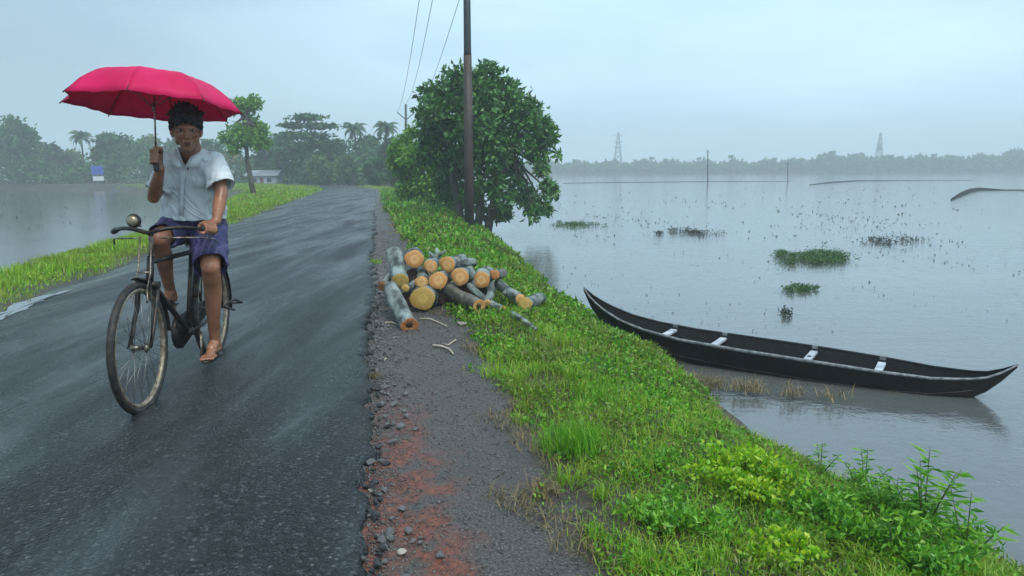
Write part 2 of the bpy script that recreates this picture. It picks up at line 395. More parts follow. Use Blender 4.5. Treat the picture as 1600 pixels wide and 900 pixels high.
M['spoke'] = simple('spoke_steel', (.16, .15, .14), (.32, .3, .28), 20, .4, metal=.7, bs=0)
M['leather'] = simple('saddle_leather', (.02, .015, .01), (.04, .03, .02), 20, .5)
M['rubber'] = simple('black_rubber', (.012, .012, .012), (.025, .025, .025), 20, .5, bs=.1)
M['brass'] = simple('bell_brass', (.30, .23, .15), (.5, .42, .30), 18, .3, metal=.6, bs=.1)
def skin_m():
    m, t, b = mat('skin'); f = objn(t, 9, 4)
    r = ramp(t, f, [(.35, (.22, .085, .042)), (.65, (.37, .165, .09))]); t.links.new(r.outputs['Color'], b.inputs['Base Color'])
    b.inputs['Roughness'].default_value = .36; b.inputs['Subsurface Weight'].default_value = .06; b.inputs['Subsurface Radius'].default_value = (.01, .004, .002)
    bump(t, b, objn(t, 120, 3), .12, .002); return m
M['skin'] = skin_m()
M['eye'] = simple('eye', (.25, .22, .2), (.32, .3, .28), 5, .2, bs=0)
M['iris'] = simple('iris', (.01, .006, .004), (.015, .01, .006), 5, .1, bs=0)
M['lip'] = simple('lips', (.11, .03, .02), (.15, .05, .035), 50, .4, bs=0)
M['hair'] = simple('black_hair', (.002, .002, .003), (.008, .007, .010), 60, .6, bs=.9, bd=.006, stretch=(2, 2, .5))
def shirt_m():
    m, t, b = mat('shirt_cloth'); f = objn(t, 7, 4, (1, 1, .6)); c = nd(t, 'ShaderNodeTexCoord').outputs['Object']
    col = ramp(t, f, [(.3, (.72, .78, .78)), (.7, (.85, .88, .87))]).outputs['Color']
    sp = nd(t, 'ShaderNodeSeparateXYZ'); t.links.new(c, sp.inputs[0])
    st = mth(t, 'SINE', mth(t, 'MULTIPLY', sp.outputs['X'], 420)); stw = ramp(t, st, [(.55, (0, 0, 0)), (.95, (1, 1, 1))]).outputs['Color']
    col = mixc(t, mth(t, 'MULTIPLY', stw, .16), col, (.30, .42, .50))
    t.links.new(col, b.inputs['Base Color']); b.inputs['Roughness'].default_value = .7
    tr = nd(t, 'ShaderNodeBsdfTranslucent'); t.links.new(col, tr.inputs['Color']); ms = nd(t, 'ShaderNodeMixShader', Fac=.12)
    t.links.new(b.outputs[0], ms.inputs[1]); t.links.new(tr.outputs[0], ms.inputs[2]); t.links.new(ms.outputs[0], t.nodes['Material Output'].inputs['Surface'])
    bump(t, b, objn(t, 16, 3, (1.2, 1, .5)), .35, .012); return m
M['shirt'] = shirt_m()
M['button'] = simple('button', (.6, .62, .62), (.7, .72, .72), 10, .3, bs=0)
def shorts_m():
    m, t, b = mat('checked_cloth'); c = nd(t, 'ShaderNodeTexCoord').outputs['Object']; sp = nd(t, 'ShaderNodeSeparateXYZ'); t.links.new(c, sp.inputs[0])
    sx_ = ramp(t, mth(t, 'SINE', mth(t, 'MULTIPLY', sp.outputs['X'], 150)), [(.6, (0, 0, 0)), (.85, (1, 1, 1))]).outputs['Color']
    sz_ = ramp(t, mth(t, 'SINE', mth(t, 'MULTIPLY', sp.outputs['Z'], 130)), [(.7, (0, 0, 0)), (.9, (1, 1, 1))]).outputs['Color']
    base = ramp(t, objn(t, 10, 4), [(.35, (.020, .018, .06)), (.65, (.055, .045, .16))]).outputs['Color']
    col = mixc(t, mth(t, 'MULTIPLY', sx_, .38), base, (.16, .13, .30)); col = mixc(t, mth(t, 'MULTIPLY', sz_, .22), col, (.012, .012, .04))
    t.links.new(col, b.inputs['Base Color']); b.inputs['Roughness'].default_value = .65; bump(t, b, objn(t, 14, 3, (1, 1, .4)), .5, .015); return m
M['shorts'] = shorts_m()
def canopy_m():
    m, t, b = mat('umbrella_nylon'); f = objn(t, 6, 4)
    col = ramp(t, f, [(.3, (.68, .005, .095)), (.7, (.84, .012, .15))]).outputs['Color']
    t.links.new(col, b.inputs['Base Color']); b.inputs['Roughness'].default_value = .55; b.inputs['Specular IOR Level'].default_value = .3
    tr = nd(t, 'ShaderNodeBsdfTranslucent'); t.links.new(col, tr.inputs['Color']); ms = nd(t, 'ShaderNodeMixShader', Fac=.30)
    t.links.new(b.outputs[0], ms.inputs[1]); t.links.new(tr.outputs[0], ms.inputs[2]); t.links.new(ms.outputs[0], t.nodes['Material Output'].inputs['Surface'])
    bump(t, b, objn(t, 9, 3), .25, .012); return m
M['canopy'] = canopy_m()
M['white_wall'] = simple('white_wall', (.55, .57, .58), (.7, .71, .72), 1, .7, bs=0)
M['roof_grey'] = simple('roof_sheet', (.16, .18, .2), (.26, .29, .31), 1, .5, bs=0)
M['tile_roof'] = simple('tile_roof', (.16, .07, .045), (.24, .11, .07), 1, .7, bs=0)
M['blue_paint'] = simple('blue_paint', (.02, .06, .38), (.03, .09, .46), 1, .5, bs=0)
M['dark_glass'] = simple('dark_window', (.02, .03, .035), (.04, .05, .06), 1, .2, bs=0)
M['mud'] = simple('wet_mud', (.006, .007, .006), (.018, .018, .014), 2, .9, spec=.1)

# ================================================================== THE SETTING
WZ = -0.60
def hn(x, y, s=1.0):
    return (math.sin(x * 3.1 * s + y * 1.7 * s) + math.sin(x * 1.3 * s - y * 2.9 * s + 1.3) + math.sin(x * 5.3 * s + 2.1) * math.sin(y * 4.7 * s)) / 3
def lsh(v): return interp(v, [0, 22, 38, 55, 75, 90], [-5.0, -5.0, -7.2, -9, -16, -30])      # top of the left bank
rsf = lambda v: np.interp(v, [2, 4, 6, 8, 10, 13, 20, 40], [2.15, 1.70, 1.78, 1.72, 1.62, 1.86, 2.1, 2.1]) + .05 * np.sin(v * 2.3) + .03 * np.sin(v * 5.1)
def ground_z(u, v):
    x = edge(v) + u; l = lsh(v); rs = float(rsf(v))
    if u < -3.45:
        z = interp(u, [l - 1.9, l - .8, l, -3.45], [-1.1, -.55, -.08, .0])
    elif u <= 0: z = -.035
    else: z = interp(u, [0, .08, .8, 1.3, rs, rs + .75, rs + 1.05, rs + 1.6], [-.03, -.035, -.03, -.02, -.10, -.42, -.66, -1.1])
    if u > .75 or u < -3.6: z += .035 * hn(x * 1.4, v * 1.4)
    elif u > 0: z += .008 * hn(x * 4, v * 4)
    return z
# water: one sheet to the horizon
mb = MB()
mb.add([(-490, -50, WZ), (490, -50, WZ), (490, 590, WZ), (-490, 590, WZ)], [(0, 1, 2, 3)])
tag(mb.build('water', M['water'], smooth=False), kind='structure')
# causeway
vs = [-3 + .12 * i for i in range(100)]
while vs[-1] < 110: vs.append(vs[-1] + max(.12, (vs[-1]) * .022))
us = list(np.arange(-36, -9, 3)) + list(np.arange(-9, -3.4, .22)) + [-3.44, -2, -1, -.4, -.12] + list(np.arange(0, 4.6, .085))
me = bpy.data.meshes.new('ground'); P = []; A = []; B = []
for v in vs:
    for u in us:
        P.append((edge(v) + u, v, ground_z(u, v))); A.append(u); B.append(v)
nu = len(us); FF = [(i * nu + j, i * nu + j + 1, (i + 1) * nu + j + 1, (i + 1) * nu + j) for i in range(len(vs) - 1) for j in range(nu - 1)]
me.from_pydata(P, [], FF)
for nm, dat in (('across', A), ('along', B)):
    at = me.attributes.new(nm, 'FLOAT', 'POINT'); at.data.foreach_set('value', dat)
me.materials.append(M['soil']); me.polygons.foreach_set('use_smooth', [True] * len(FF))
tag(put('ground', me), kind='structure')
# road: slightly cambered slab with a ragged, broken right edge
mb = MB(); rows = []
for v in vs:
    jr = .035 * math.sin(v * 9.1) * math.sin(v * 3.3 + 1) + .03 * math.sin(v * 23 + 2) + .02 * math.sin(v * 51)
    jl = .06 * math.sin(v * 2.1) + .03 * math.sin(v * 7)
    e = edge(v); r_ = []
    for u in (-3.45 + jl, -3.3 + jl, -2.6, -1.72, -.9, -.3, -.06 + jr, -.01 + jr, jr + .01):
        c = .028 * (1 - ((u + 1.72) / 1.75) ** 2)
        z = c + .006
        if u > -.05 + jr: z = -.005
        if u > -.005 + jr: z = -.06
        r_.append((e + u, v, z))
    rows.append(r_)
mb.loft(rows, close=False)
tag(mb.build('road', M['asphalt']), kind='structure')
# thin puddle along the left edge of the road
def puddle(pts, z, name='puddle'):
    mb = MB(); n = len(pts); c = sum((Vector(p) for p in pts), Vector()) / n
    mb.add([tuple(c)] + [tuple(p) for p in pts], [(0, 1 + i, 1 + (i + 1) % n) for i in range(n)])
    return tag(mb.build(name, M['puddle'], smooth=False), kind='structure')
M['puddle'] = simple('puddle_water', (.10, .12, .13), (.2, .22, .24), 3, .06, bs=.05, bd=.01)
pp = []
for i in range(120):
    a = 2 * math.pi * i / 120; v = 6.75 + 1.15 * math.cos(a) + .05 * math.sin(a * 17)
    u = -3.33 + .05 * math.sin(v * 3.3) + (.085 + .03 * math.sin(5 * a + 1) + .02 * math.sin(13 * a) + .012 * math.sin(29 * a)) * math.sin(a); pp.append((edge(v) + u, v, .0175))
puddle(pp, .018)
# land on the left beyond the flood
def land(name, outline, z, mt, kindlabel='structure'):
    mb = MB(); c = sum((Vector((*p, 0)) for p in outline), Vector()) / len(outline); n = len(outline)
    a = [(p[0], p[1], z) for p in outline]; b = []
    for p in outline:
        d = (Vector((*p, 0)) - c); d = d * (1 + 1.6 / d.length); b.append((d.x + c.x, d.y + c.y, WZ - .5))
    mb.add(a + b + [(c.x, c.y, z)], [(i, (i + 1) % n, 2 * n) for i in range(n)] + [(n + i, n + (i + 1) % n, (i + 1) % n, i) for i in range(n)])
    return tag(mb.build(name, mt, smooth=False), kind=kindlabel)
M['land'] = simple('scrub_land', (.035, .05, .018), (.09, .12, .04), .6, .8)
land('ground', [(-160, 84), (-62, 84), (-40, 86), (-30, 82), (-24, 72), (-17, 70), (-14, 76), (-12, 120), (0, 260), (-260, 260)], -.25, M['land'])
land('ground', [(-20, 262), (60, 248), (150, 236), (240, 226), (330, 216), (470, 200), (480, 560), (-100, 560)], -.2, M['land'])
# low mud bund running out into the water on the right
def bund(pts, wd, ht, name='mud_bund'):
    mb = MB(); rings = []
    for i, p in enumerate(pts):
        p = Vector((*p, 0)); d = (Vector((*pts[min(i + 1, len(pts) - 1)], 0)) - Vector((*pts[max(i - 1, 0)], 0))).normalized(); s_ = Vector((-d.y, d.x, 0))
        k = wd[i]; h = ht[i]
        rings.append([p + s_ * k * a + Vector((0, 0, WZ + b * h - (.1 if b == 0 else 0))) for a, b in ((-1, 0), (-.6, .7), (0, 1), (.5, .8), (1, 0))])
    mb.loft(rings, close=False); return mb.build(name, M['mud'])
b1 = [G(1486, 313, WZ), G(1500, 306, WZ), G(1515, 300, WZ), G(1530, 297, WZ), G(1570, 297.5, WZ), G(1680, 298, WZ)]
tag(bund([(p.x, p.y) for p in b1], [.04, .10, .13, .10, .04, .03], [.10, .22, .25, .2, .07, .06]), 'dark low mud bank rising from the water near the right edge', 'embankment')
b2 = [G(1266, 289, WZ), G(1300, 285.5, WZ), G(1340, 283, WZ), G(1460, 282.5, WZ), G(1520, 281.8, WZ)]
tag(bund([(p.x, p.y) for p in b2], [.2, .5, .5, .3, .2], [.06, .14, .12, .05, .04]), 'thin faint mud bank far out in the open water', 'embankment')
b3 = [G(880, 286.5, WZ), G(1000, 285, WZ), G(1100, 284, WZ), G(1235, 283.8, WZ)]
tag(bund([(p.x, p.y) for p in b3], [.5, .5, .5, .3], [.05, .06, .06, .04]), 'long pale bank line behind the leftmost pole in the water', 'embankment')

# ================================================================== VEGETATION
def unit(a): return a / np.maximum(1e-9, np.linalg.norm(a, axis=1, keepdims=True))
def leaf_cloud(C, D, Ln, Wd, fold=.25):
    """rhombic folded leaves: C base points, D unit directions, lengths, widths -> V,F (triangles)"""
    n = len(C); r = unit(rng.normal(size=(n, 3))); s = unit(np.cross(D, r)); nrm = np.cross(s, D)
    Ln = np.broadcast_to(Ln, n)[:, None]; Wd = np.broadcast_to(Wd, n)[:, None]
    a = C; b = C + D * Ln * .45 + s * Wd * .5 + nrm * Wd * fold; c = C + D * Ln - nrm * Ln * .12; d = C + D * Ln * .45 - s * Wd * .5 + nrm * Wd * fold
    V = np.stack([a, b, c, d], 1).reshape(-1, 3); i = np.arange(n)[:, None] * 4
    return V, np.concatenate([i + [0, 1, 2], i + [0, 2, 3]], 1).reshape(-1, 3)
def blades(C, H, W_, lean=.5):
    n = len(C); a = rng.uniform(0, 2 * np.pi, n); d = np.stack([np.cos(a), np.sin(a), np.zeros(n)], 1)
    b = a + rng.normal(0, .5, n) + np.pi / 2; s = np.stack([np.cos(b), np.sin(b), np.zeros(n)], 1)
    up = np.array([0, 0, 1.0]); H = H[:, None]; W_ = np.broadcast_to(W_, n)[:, None]; k = rng.uniform(.15, 1, n)[:, None] * lean
    p0 = C - s * W_ * .5; p1 = C + s * W_ * .5; m = C + up * H * .6 + d * H * k * .3
    p2 = m - s * W_ * .38; p3 = m + s * W_ * .38; tp = C + up * H * (1 - k * .3) + d * H * k * .85
    V = np.stack([p0, p1, p2, p3, tp], 1).reshape(-1, 3); i = np.arange(n)[:, None] * 5
    Ft = np.concatenate([i + [0, 1, 3], i + [0, 3, 2], i + [2, 3, 4]], 1).reshape(-1, 3)
    return V, Ft
def cat_np(parts):
    V = []; Fs = []; o = 0
    for v, f in parts: V.append(v); Fs.append(f + o); o += len(v)
    return np.concatenate(V), np.concatenate(Fs)
EDGE = np.vectorize(edge); GZ = np.vectorize(ground_z)
def patchn(x, y, s): return (np.sin(x * 2.1 * s + 1.1 * np.sin(y * 1.3 * s)) + np.sin(y * 2.7 * s + 1.7 * np.sin(x * 1.9 * s + 2)) + np.sin((x + y) * 4.3 * s)) / 3
def strip_points(n, v0, v1, u0f, u1f, power=1.0):
    # more points near the camera
    t = rng.uniform(0, 1, n); v = v0 * (v1 / v0) ** (t ** power); u = rng.uniform(0, 1, n)
    return v, u0f(v) + (u1f(v) - u0f(v)) * u
gr_in = lambda v: np.interp(v, [0, 9, 16, 30], [.74, .74, .52, .30]) + .10 * np.sin(v * 5.1) * np.sin(v * 1.7) + .05 * np.sin(v * 13)
gr_out = lambda v: rsf(v) + .88 - .26 * np.clip(1 - np.abs(v - 5.0) / 1.6, 0, 1) * .55
parts = []; 
n = 66000; v, u = strip_points(n, 1.9, 60, gr_in, gr_out)
x = EDGE(v) + u; pn = patchn(x, v, 1.3)
keep = (pn > -.55) | (rng.uniform(size=n) < .35)
edge_d = np.clip((u - gr_in(v)) / .25, 0, 1)
keep &= rng.uniform(size=n) < .25 + .75 * edge_d
v, u, x, pn, ed = v[keep], u[keep], x[keep], pn[keep], edge_d[keep]
sz = np.clip(v / 5, .8, 5)
C = np.stack([x, v, GZ(u, v) - .01], 1)
H = (rng.uniform(.03, .085, len(v)) * (1 + .45 * pn) * (.55 + .45 * ed)) * np.clip(1 + (v - 3) * .06, .9, 2.0)
parts.append(blades(C, H, .0042 * sz, 1.2))
nc = 620; v, u = strip_points(nc, 2.0, 40, lambda v: gr_in(v) + .06, gr_out)
for vi, ui in zip(v, u):
    k = 60 if vi < 9 else 34; s_ = float(np.clip(vi / 5, .8, 4)); rad = rng.uniform(.02, .06) * s_ ** .6
    cu = ui + rng.normal(0, rad, k); cv = vi + rng.normal(0, rad, k)
    parts.append(blades(np.stack([EDGE(cv) + cu, cv, GZ(cu, cv) - .01], 1), rng.uniform(.5, 1, k) * rng.uniform(.06, .15) * min(1.7, s_ ** .5), .0055 * s_, 1.5))
V, Ft = cat_np(parts)
tag(put('grass', np_mesh('grass', V, Ft, M['grass'])), 'short bright green grass covering the bank on the right of the road', 'grass', kind='stuff')
# broad-leaved creeping weeds among the grass
n = 84000; v, u = strip_points(n, 1.9, 45, lambda v: gr_in(v) + .05, gr_out)
x = EDGE(v) + u; pn = patchn(x + 3, v + 5, 1.7); keep = pn + rng.normal(0, .25, n) > -.22
v, u, x = v[keep], u[keep], x[keep]; sz = np.clip(v / 4.5, .75, 5)
C = np.stack([x, v, GZ(u, v) + rng.uniform(0, .055, len(v)) * np.clip(sz, 1, 2.2)], 1); D = unit(rng.normal(size=(len(v), 3)) + [0, 0, .5])
V, Ft = leaf_cloud(C, D, rng.uniform(.016, .042, len(v)) * sz, rng.uniform(.009, .022, len(v)) * sz)
tag(put('ground_cover', np_mesh('ground_cover', V, Ft, M['grass_dark'])), 'low broad leaved weeds creeping through the grass of the right bank', 'weeds', kind='stuff')
# dry grass along the path's edge and at the waterline
n = 5200; v, u = strip_points(n, 1.9, 30, lambda v: gr_in(v) - .10, lambda v: gr_in(v) + .1)
x = EDGE(v) + u; pn = patchn(x * 1.5, v * 1.5, 1.2); keep = pn > .05; v, u, x = v[keep], u[keep], x[keep]
C = np.stack([x, v, GZ(u, v)], 1); p1 = blades(C, rng.uniform(.02, .07, len(v)), .0035 * np.clip(v / 4, .8, 4), 2.6)
n = 3600; v, u = strip_points(n, 2.4, 30, lambda v: gr_out(v) - .22, lambda v: gr_out(v) + .05)
x = EDGE(v) + u; C = np.stack([x, v, np.maximum(GZ(u, v), WZ)], 1); p2 = blades(C, rng.uniform(.03, .10, n), .004 * np.clip(v / 4, .8, 4), 2.6)
n = 900; ctr = G(1180, 600, -.5)
C = np.stack([ctr.x - .05 + .62 * (k_ := rng.choice([-1, -.8, -.62, -.5, -.1, .05, .5, .9], n, p=[.22, .2, .15, .15, .1, .08, .06, .04])) + rng.normal(0, .07, n), ctr.y - .24 * k_ + rng.normal(0, .05, n), np.full(n, -.56)], 1); p3 = blades(C, rng.uniform(.04, .16, n), .006, 2.2)  # dead reeds, also standing in for the brown reflection below the canoe
V, Ft = cat_np([p1, p2, p3])
tag(put('dry_grass', np_mesh('dry_grass', V, Ft, M['dry_grass'])), 'straw brown dead grass at the edge of the bank, partly drawing a brown reflection by the canoe', 'dry grass', kind='stuff')
n = 9000; v, u = strip_points(n, 2.2, 12, lambda v: gr_in(v) + .1, gr_out); x = EDGE(v) + u; pn = patchn(x * 1.2 + 7, v * 1.2 + 1, 1.5); keep = pn > .18; v, u, x = v[keep], u[keep], x[keep]
C = np.stack([x, v, GZ(u, v) + rng.uniform(.01, .05, len(v))], 1); V, Ft = leaf_cloud(C, unit(rng.normal(size=(len(v), 3))), .02 * np.clip(v / 4, .8, 2), .011 * np.clip(v / 4, .8, 2))
tag(put('leaf_litter', np_mesh('leaf_litter', V, Ft, M['litter'])), 'brown and olive dead leaves caught in the grass of the right bank', 'dead leaves', kind='stuff')
# left verge grass
n = 60000; v, u = strip_points(n, 4.0, 75, lambda v: np.vectorize(lsh)(v) - .55, lambda v: -3.5 + .10 * np.sin(v * 2.1) + 0 * v)
x = EDGE(v) + u; pn = patchn(x, v, .8); fr = np.clip((-3.45 - u) / .9, 0, 1)
keep = rng.uniform(size=n) < .35 + .65 * fr; v, u, x, pn, fr = v[keep], u[keep], x[keep], pn[keep], fr[keep]
C = np.stack([x, v, GZ(u, v) - .01], 1)
V, Ft = blades(C, rng.uniform(.06, .19, len(v)) * (1 + .5 * pn) * (.35 + .65 * fr), .0055 * np.clip(v / 6, 1, 6), .9)
V2, F2 = leaf_cloud(*(lambda k: (C[k] + [0, 0, .06], unit(rng.normal(size=(k.sum(), 3)) + [0, 0, .6]), .035 * np.clip(v[k] / 8, 1, 5), .018 * np.clip(v[k] / 8, 1, 5)))(patchn(x, v, 1.9) > .2))
V, Ft = cat_np([(V, Ft), (V2, F2)])
tag(put('grass', np_mesh('grass', V, Ft, M['grass'])), 'tall lush grass on the narrow verge left of the road', 'grass', kind='stuff')
# submerged/emergent specks: floating weed patches (uncountable)
def float_patch(cpx, cpy, rx, ry, n, size, mt, name, label, tall=.0):
    cs = G(cpx, cpy, WZ); sc = cs.y / F * 1.0
    k = 26; cen = rng.normal(0, .42, (k, 2)); idx = np.minimum(k - 1, (k * rng.uniform(0, 1, n) ** 1.8).astype(int))
    o = cen[idx] + rng.normal(0, 1, (n, 2)) * rng.uniform(.05, .24, k)[idx][:, None]
    px = cpx + o[:, 0] * rx; py = cpy + o[:, 1] * ry
    pts = np.array([tuple(G(a, max(274, b), WZ)) for a, b in zip(px, py)])
    pts[:, 2] += rng.uniform(0, .02 + tall, n)
    V, Ft = leaf_cloud(pts, unit(rng.normal(size=(n, 3)) * [1, 1, .5] + [0, 0, .45]), rng.uniform(.6, 1.3, n) * size, rng.uniform(.35, .7, n) * size)
    return tag(put(name, np_mesh(name, V, Ft, mt)), label, 'water plants', kind='stuff')
float_patch(1272, 403, 62, 12, 5200, .045, M['hyacinth'], 'water_weeds', 'largest raft of green weed floating in the open water', .07)
float_patch(1250, 452, 26, 7, 700, .04, M['hyacinth'], 'water_weeds', 'small green weed patch floating just nearer than the large raft', .04)
float_patch(1228, 492, 10, 8, 130, .04, M['drift'], 'water_weeds', 'tiny dark weed clump floating behind the canoe', .05)
float_patch(1075, 364, 52, 6, 700, .055, M['drift'], 'water_weeds', 'dark weed flecks floating between the large tree and the green raft', .05)
float_patch(1390, 378, 50, 8, 420, .055, M['drift'], 'water_weeds', 'sparse dark weed to the right of the large green raft', .04)
float_patch(900, 352, 40, 6, 700, .06, M['hyacinth'], 'water_weeds', 'thin floating weed beside the lower branches of the large tree', .02)
# scattered specks over the whole flood, both sides
n = 4200; px = np.concatenate([rng.uniform(860, 1600, 2100), rng.uniform(900, 1500, 1300), rng.uniform(0, 380, 800)])
py = np.concatenate([280 + 240 * rng.uniform(0, 1, 2100) ** 1.7, rng.normal(345, 30, 1300), 298 + 60 * rng.uniform(0, 1, 800)])
py = np.clip(py, 280, 640); pts = np.array([tuple(G(a, b, WZ)) for a, b in zip(px, py)])
keep = (patchn(pts[:, 0] * .35, pts[:, 1] * .12, 1) + rng.normal(0, .35, n) > .32)
pts = pts[keep]; n = len(pts); szz = np.clip(pts[:, 1] / 420, .012, .09) * rng.uniform(.4, 1.2, n)
V, Ft = leaf_cloud(pts + [0, 0, .01], unit(rng.normal(size=(n, 3)) * [1, 1, .08] + [0, 0, .06]), szz * 1.3, szz * .6)
tag(put('water_weeds', np_mesh('water_weeds', V, Ft, M['drift'])), 'scattered weed specks floating across the flooded fields', 'water plants', kind='stuff')

def blob_pts(blobs, n, shell=.55):
    w_ = np.array([b[1] ** 2.2 for b in blobs]); idx = rng.choice(len(blobs), n, p=w_ / w_.sum())
    c = np.array([tuple(b[0]) for b in blobs])[idx]; r = np.array([b[1] for b in blobs])[idx]
    d = unit(rng.normal(size=(n, 3))); rad = (shell + (1 - shell) * rng.uniform(0, 1, n) ** .6) * (1 + .10 * rng.normal(size=n))
    # clumps: quantise direction for uneven outline
    kk = unit(rng.normal(size=(60, 3))); near = np.argmax(d @ kk.T + rng.normal(0, .06, (n, 60)), 1)
    bumpv = rng.uniform(.72, 1.18, 60)[near]
    return c + d * (r * rad * bumpv)[:, None] * [1, 1, .86], d
def tree(name, base, blobs, nleaf, ll, lw, lm, label, group=None, trunk=None, tr=.12, cat='tree', shell=.5, bark='bark', droop=.3, limbs=True):
    base = Vector(base); t = thing(name, base, label, cat, group)
    mb = MB()
    stems = trunk or [[base - Vector((0, 0, .15)), blobs[0][0]]]
    for st in stems:
        k = len(st); mb.tube(st, [tr * ln(1, .45, i / (k - 1)) for i in range(k)], 8)
    if limbs:
        for c, r in blobs[1:]:
            st = min(stems, key=lambda q: (Vector(q[-1]) - Vector(c)).length); a = Vector(st[-1]); b0 = Vector(st[-2])
            s0 = a.lerp(b0, random.uniform(.0, .5)); mid = s0.lerp(Vector(c), .5) + Vector((random.uniform(-.1, .1), random.uniform(-.1, .1), .06)) * (Vector(c) - s0).length
            mb.tube([s0, mid, c], [tr * .42, tr * .28, tr * .1], 6)
    mb.build('trunk', M[bark], t)
    P_, d = blob_pts(blobs, nleaf, shell)
    D = unit(d * .6 + rng.normal(size=P_.shape) * .8 + [0, 0, -droop])
    V, Ft = leaf_cloud(P_ - np.array(base), D, rng.uniform(.65, 1.3, nleaf) * ll, rng.uniform(.7, 1.2, nleaf) * lw)
    put('crown', np_mesh('crown', V, Ft, M[lm]), t)
    return t
def pb(px, py, rp, Y, dy=0):
    p = U(px, py, Y + dy); return (p, rp / F * Y)
# --- big tree behind the pole
Yt = 20.5
bl = [(742, 232, 40), (742, 150, 44), (700, 150, 36), (676, 172, 26), (785, 145, 36), (820, 172, 32), (846, 198, 24), (690, 200, 34), (740, 195, 44),
      (795, 195, 42), (836, 232, 26), (856, 214, 17), (672, 240, 28), (715, 255, 38), (772, 235, 34), (765, 285, 30), (800, 262, 22),
      (700, 295, 30), (735, 310, 26), (812, 298, 24), (842, 318, 22), (858, 292, 14), (846, 262, 15), (664, 205, 17), (786, 312, 18), (722, 122, 24), (762, 116, 22), (668, 145, 16), (834, 335, 14), (852, 326, 13), (866, 305, 9), (826, 318, 14), (612 + 50, 180, 10), (872, 240, 8), (760, 104, 9), (700, 112, 9)]
blobs = [pb(a, b, c, Yt, random.uniform(-1.0, 1.0)) for a, b, c in bl]
gz = -.12
def tb(px, Y, z=-.15): p = U(px, 300, Y); return Vector((p.x, Y, z))
tree('broadleaf_tree', tb(738, 20.0), [(c_, r_ * .88) for c_, r_ in blobs], 13500, .175, .10, 'tree_dark', 'large dense dark green tree behind the utility pole on the bank', None,
     trunk=[[tb(745, 20.3, -.4), U(752, 315, 20.4), U(748, 270, 20.5), U(742, 200, 20.5)], [tb(722, 20.4, -.4), U(716, 318, 20.5), U(706, 280, 20.6), U(700, 220, 20.6)], [tb(760, 20.2, -.5), U(772, 312, 20.3), U(786, 280, 20.4), U(800, 220, 20.4)]], tr=.12, shell=.35)
# --- paler young tree to its left
Y2 = 27
bl = [(650, 245, 26), (632, 225, 18), (668, 228, 22), (622, 255, 16), (640, 272, 20), (690, 262, 24), (665, 290, 24), (618, 235, 12), (645, 205, 11), (690, 300, 20), (632, 298, 14)]
tree('young_tree', tb(672, Y2, 0), [pb(a, b, c, Y2, random.uniform(-.8, .8)) for a, b, c in bl], 5200, .19, .10, 'tree_light', 'smaller yellow green tree tucked against the left of the large dark tree', None,
     trunk=[[tb(672, Y2, -.2), U(668, 290, Y2), U(655, 250, Y2)], [tb(683, Y2, -.2), U(684, 300, Y2), U(690, 265, Y2)]], tr=.10, shell=.3)
# --- undergrowth at the foot of the big tree
for i, (px, Y, h, lab) in enumerate([(632, 31, .9, 'leafy bush at the foot of the yellow green tree'), (700, 23.5, .8, 'dark low bush under the left side of the large tree'), (775, 20.6, .5, 'small bush at the waterline under the large tree')]):
    b0 = tb(px, Y, -.15)
    tree('bush', b0, [(b0 + Vector((random.uniform(-.3, .3), random.uniform(-.3, .3), h * .45)), h * .5) for _ in range(4)], 900, .12, .07, 'tree_dark' if i else 'tree_light', lab, None, tr=.02, cat='bush', limbs=False)
# --- spindly tree on the left verge, partly behind the umbrella
Y3 = 40
p0 = tb(397, Y3, -.1)
bl = [(382, 215, 15), (384, 165, 15), (398, 160, 11), (368, 166, 12), (392, 196, 17), (408, 206, 13), (374, 205, 15), (356, 215, 12), (414, 222, 9), (400, 222, 12), (366, 232, 10)]
tree('slender_tree', p0, [pb(a, b, c, Y3, random.uniform(-.6, .6)) for a, b, c in bl], 3000, .24, .14, 'tree_light', 'slender tree with bare leaning trunk on the left verge beside the umbrella', None,
     trunk=[[p0 - Vector((0, 0, .2)), U(392, 282, Y3), U(386, 250, Y3), U(385, 222, Y3), U(384, 175, Y3)]], tr=.17, shell=.3)
# --- far trees on the left, each its own thing. (px, top py, half width px, distance, material, label)
far = [
 (-10, 200, 55, 90, 'tree_far', 'leftmost rounded tree of the far bank, cut by the picture edge'),
 (38, 184, 46, 88, 'tree_far', 'tall rounded tree on the far bank at left'),
 (78, 222, 30, 92, 'tree_far_dark', 'low dark tree right of the tall rounded tree'),
 (112, 232, 28, 95, 'tree_far_light', 'pale low tree left of the blue signboard'),
 (180, 204, 40, 90, 'tree_far', 'broad tree above the blue signboard'),
 (232, 212, 36, 97, 'tree_far_light', 'hazy tree right of the blue signboard'),
 (285, 205, 38, 99, 'tree_far', 'hazy far tree directly behind the cyclist'),
 (335, 214, 34, 92, 'tree_far', 'far tree behind the shoulder of the cyclist'),
 (420, 214, 26, 84, 'tree_far_dark', 'dark far tree above the small white house'),
 (448, 205, 26, 80, 'tree_far', 'far tree between the white house and the tiered tree'),
 (520, 215, 28, 78, 'tree_far', 'far tree just right of the tiered tree'),
 (578, 208, 24, 86, 'tree_far_dark', 'dark far tree between the two palms near the road bend'),
 (545, 244, 24, 72, 'tree_far_light', 'pale bushy tree where the road bends away'),
 (500, 250, 22, 70, 'tree_far_light', 'bright low tree left of the bend in the road'),
 (612, 214, 22, 66, 'tree_far_dark', 'dark tree right of the road just before the bend'),
 (590, 248, 20, 62, 'tree_far', 'round tree closing the view at the end of the road'),
 (626, 250, 16, 50, 'tree_far', 'bushy tree right of the road before the young tree'),
]
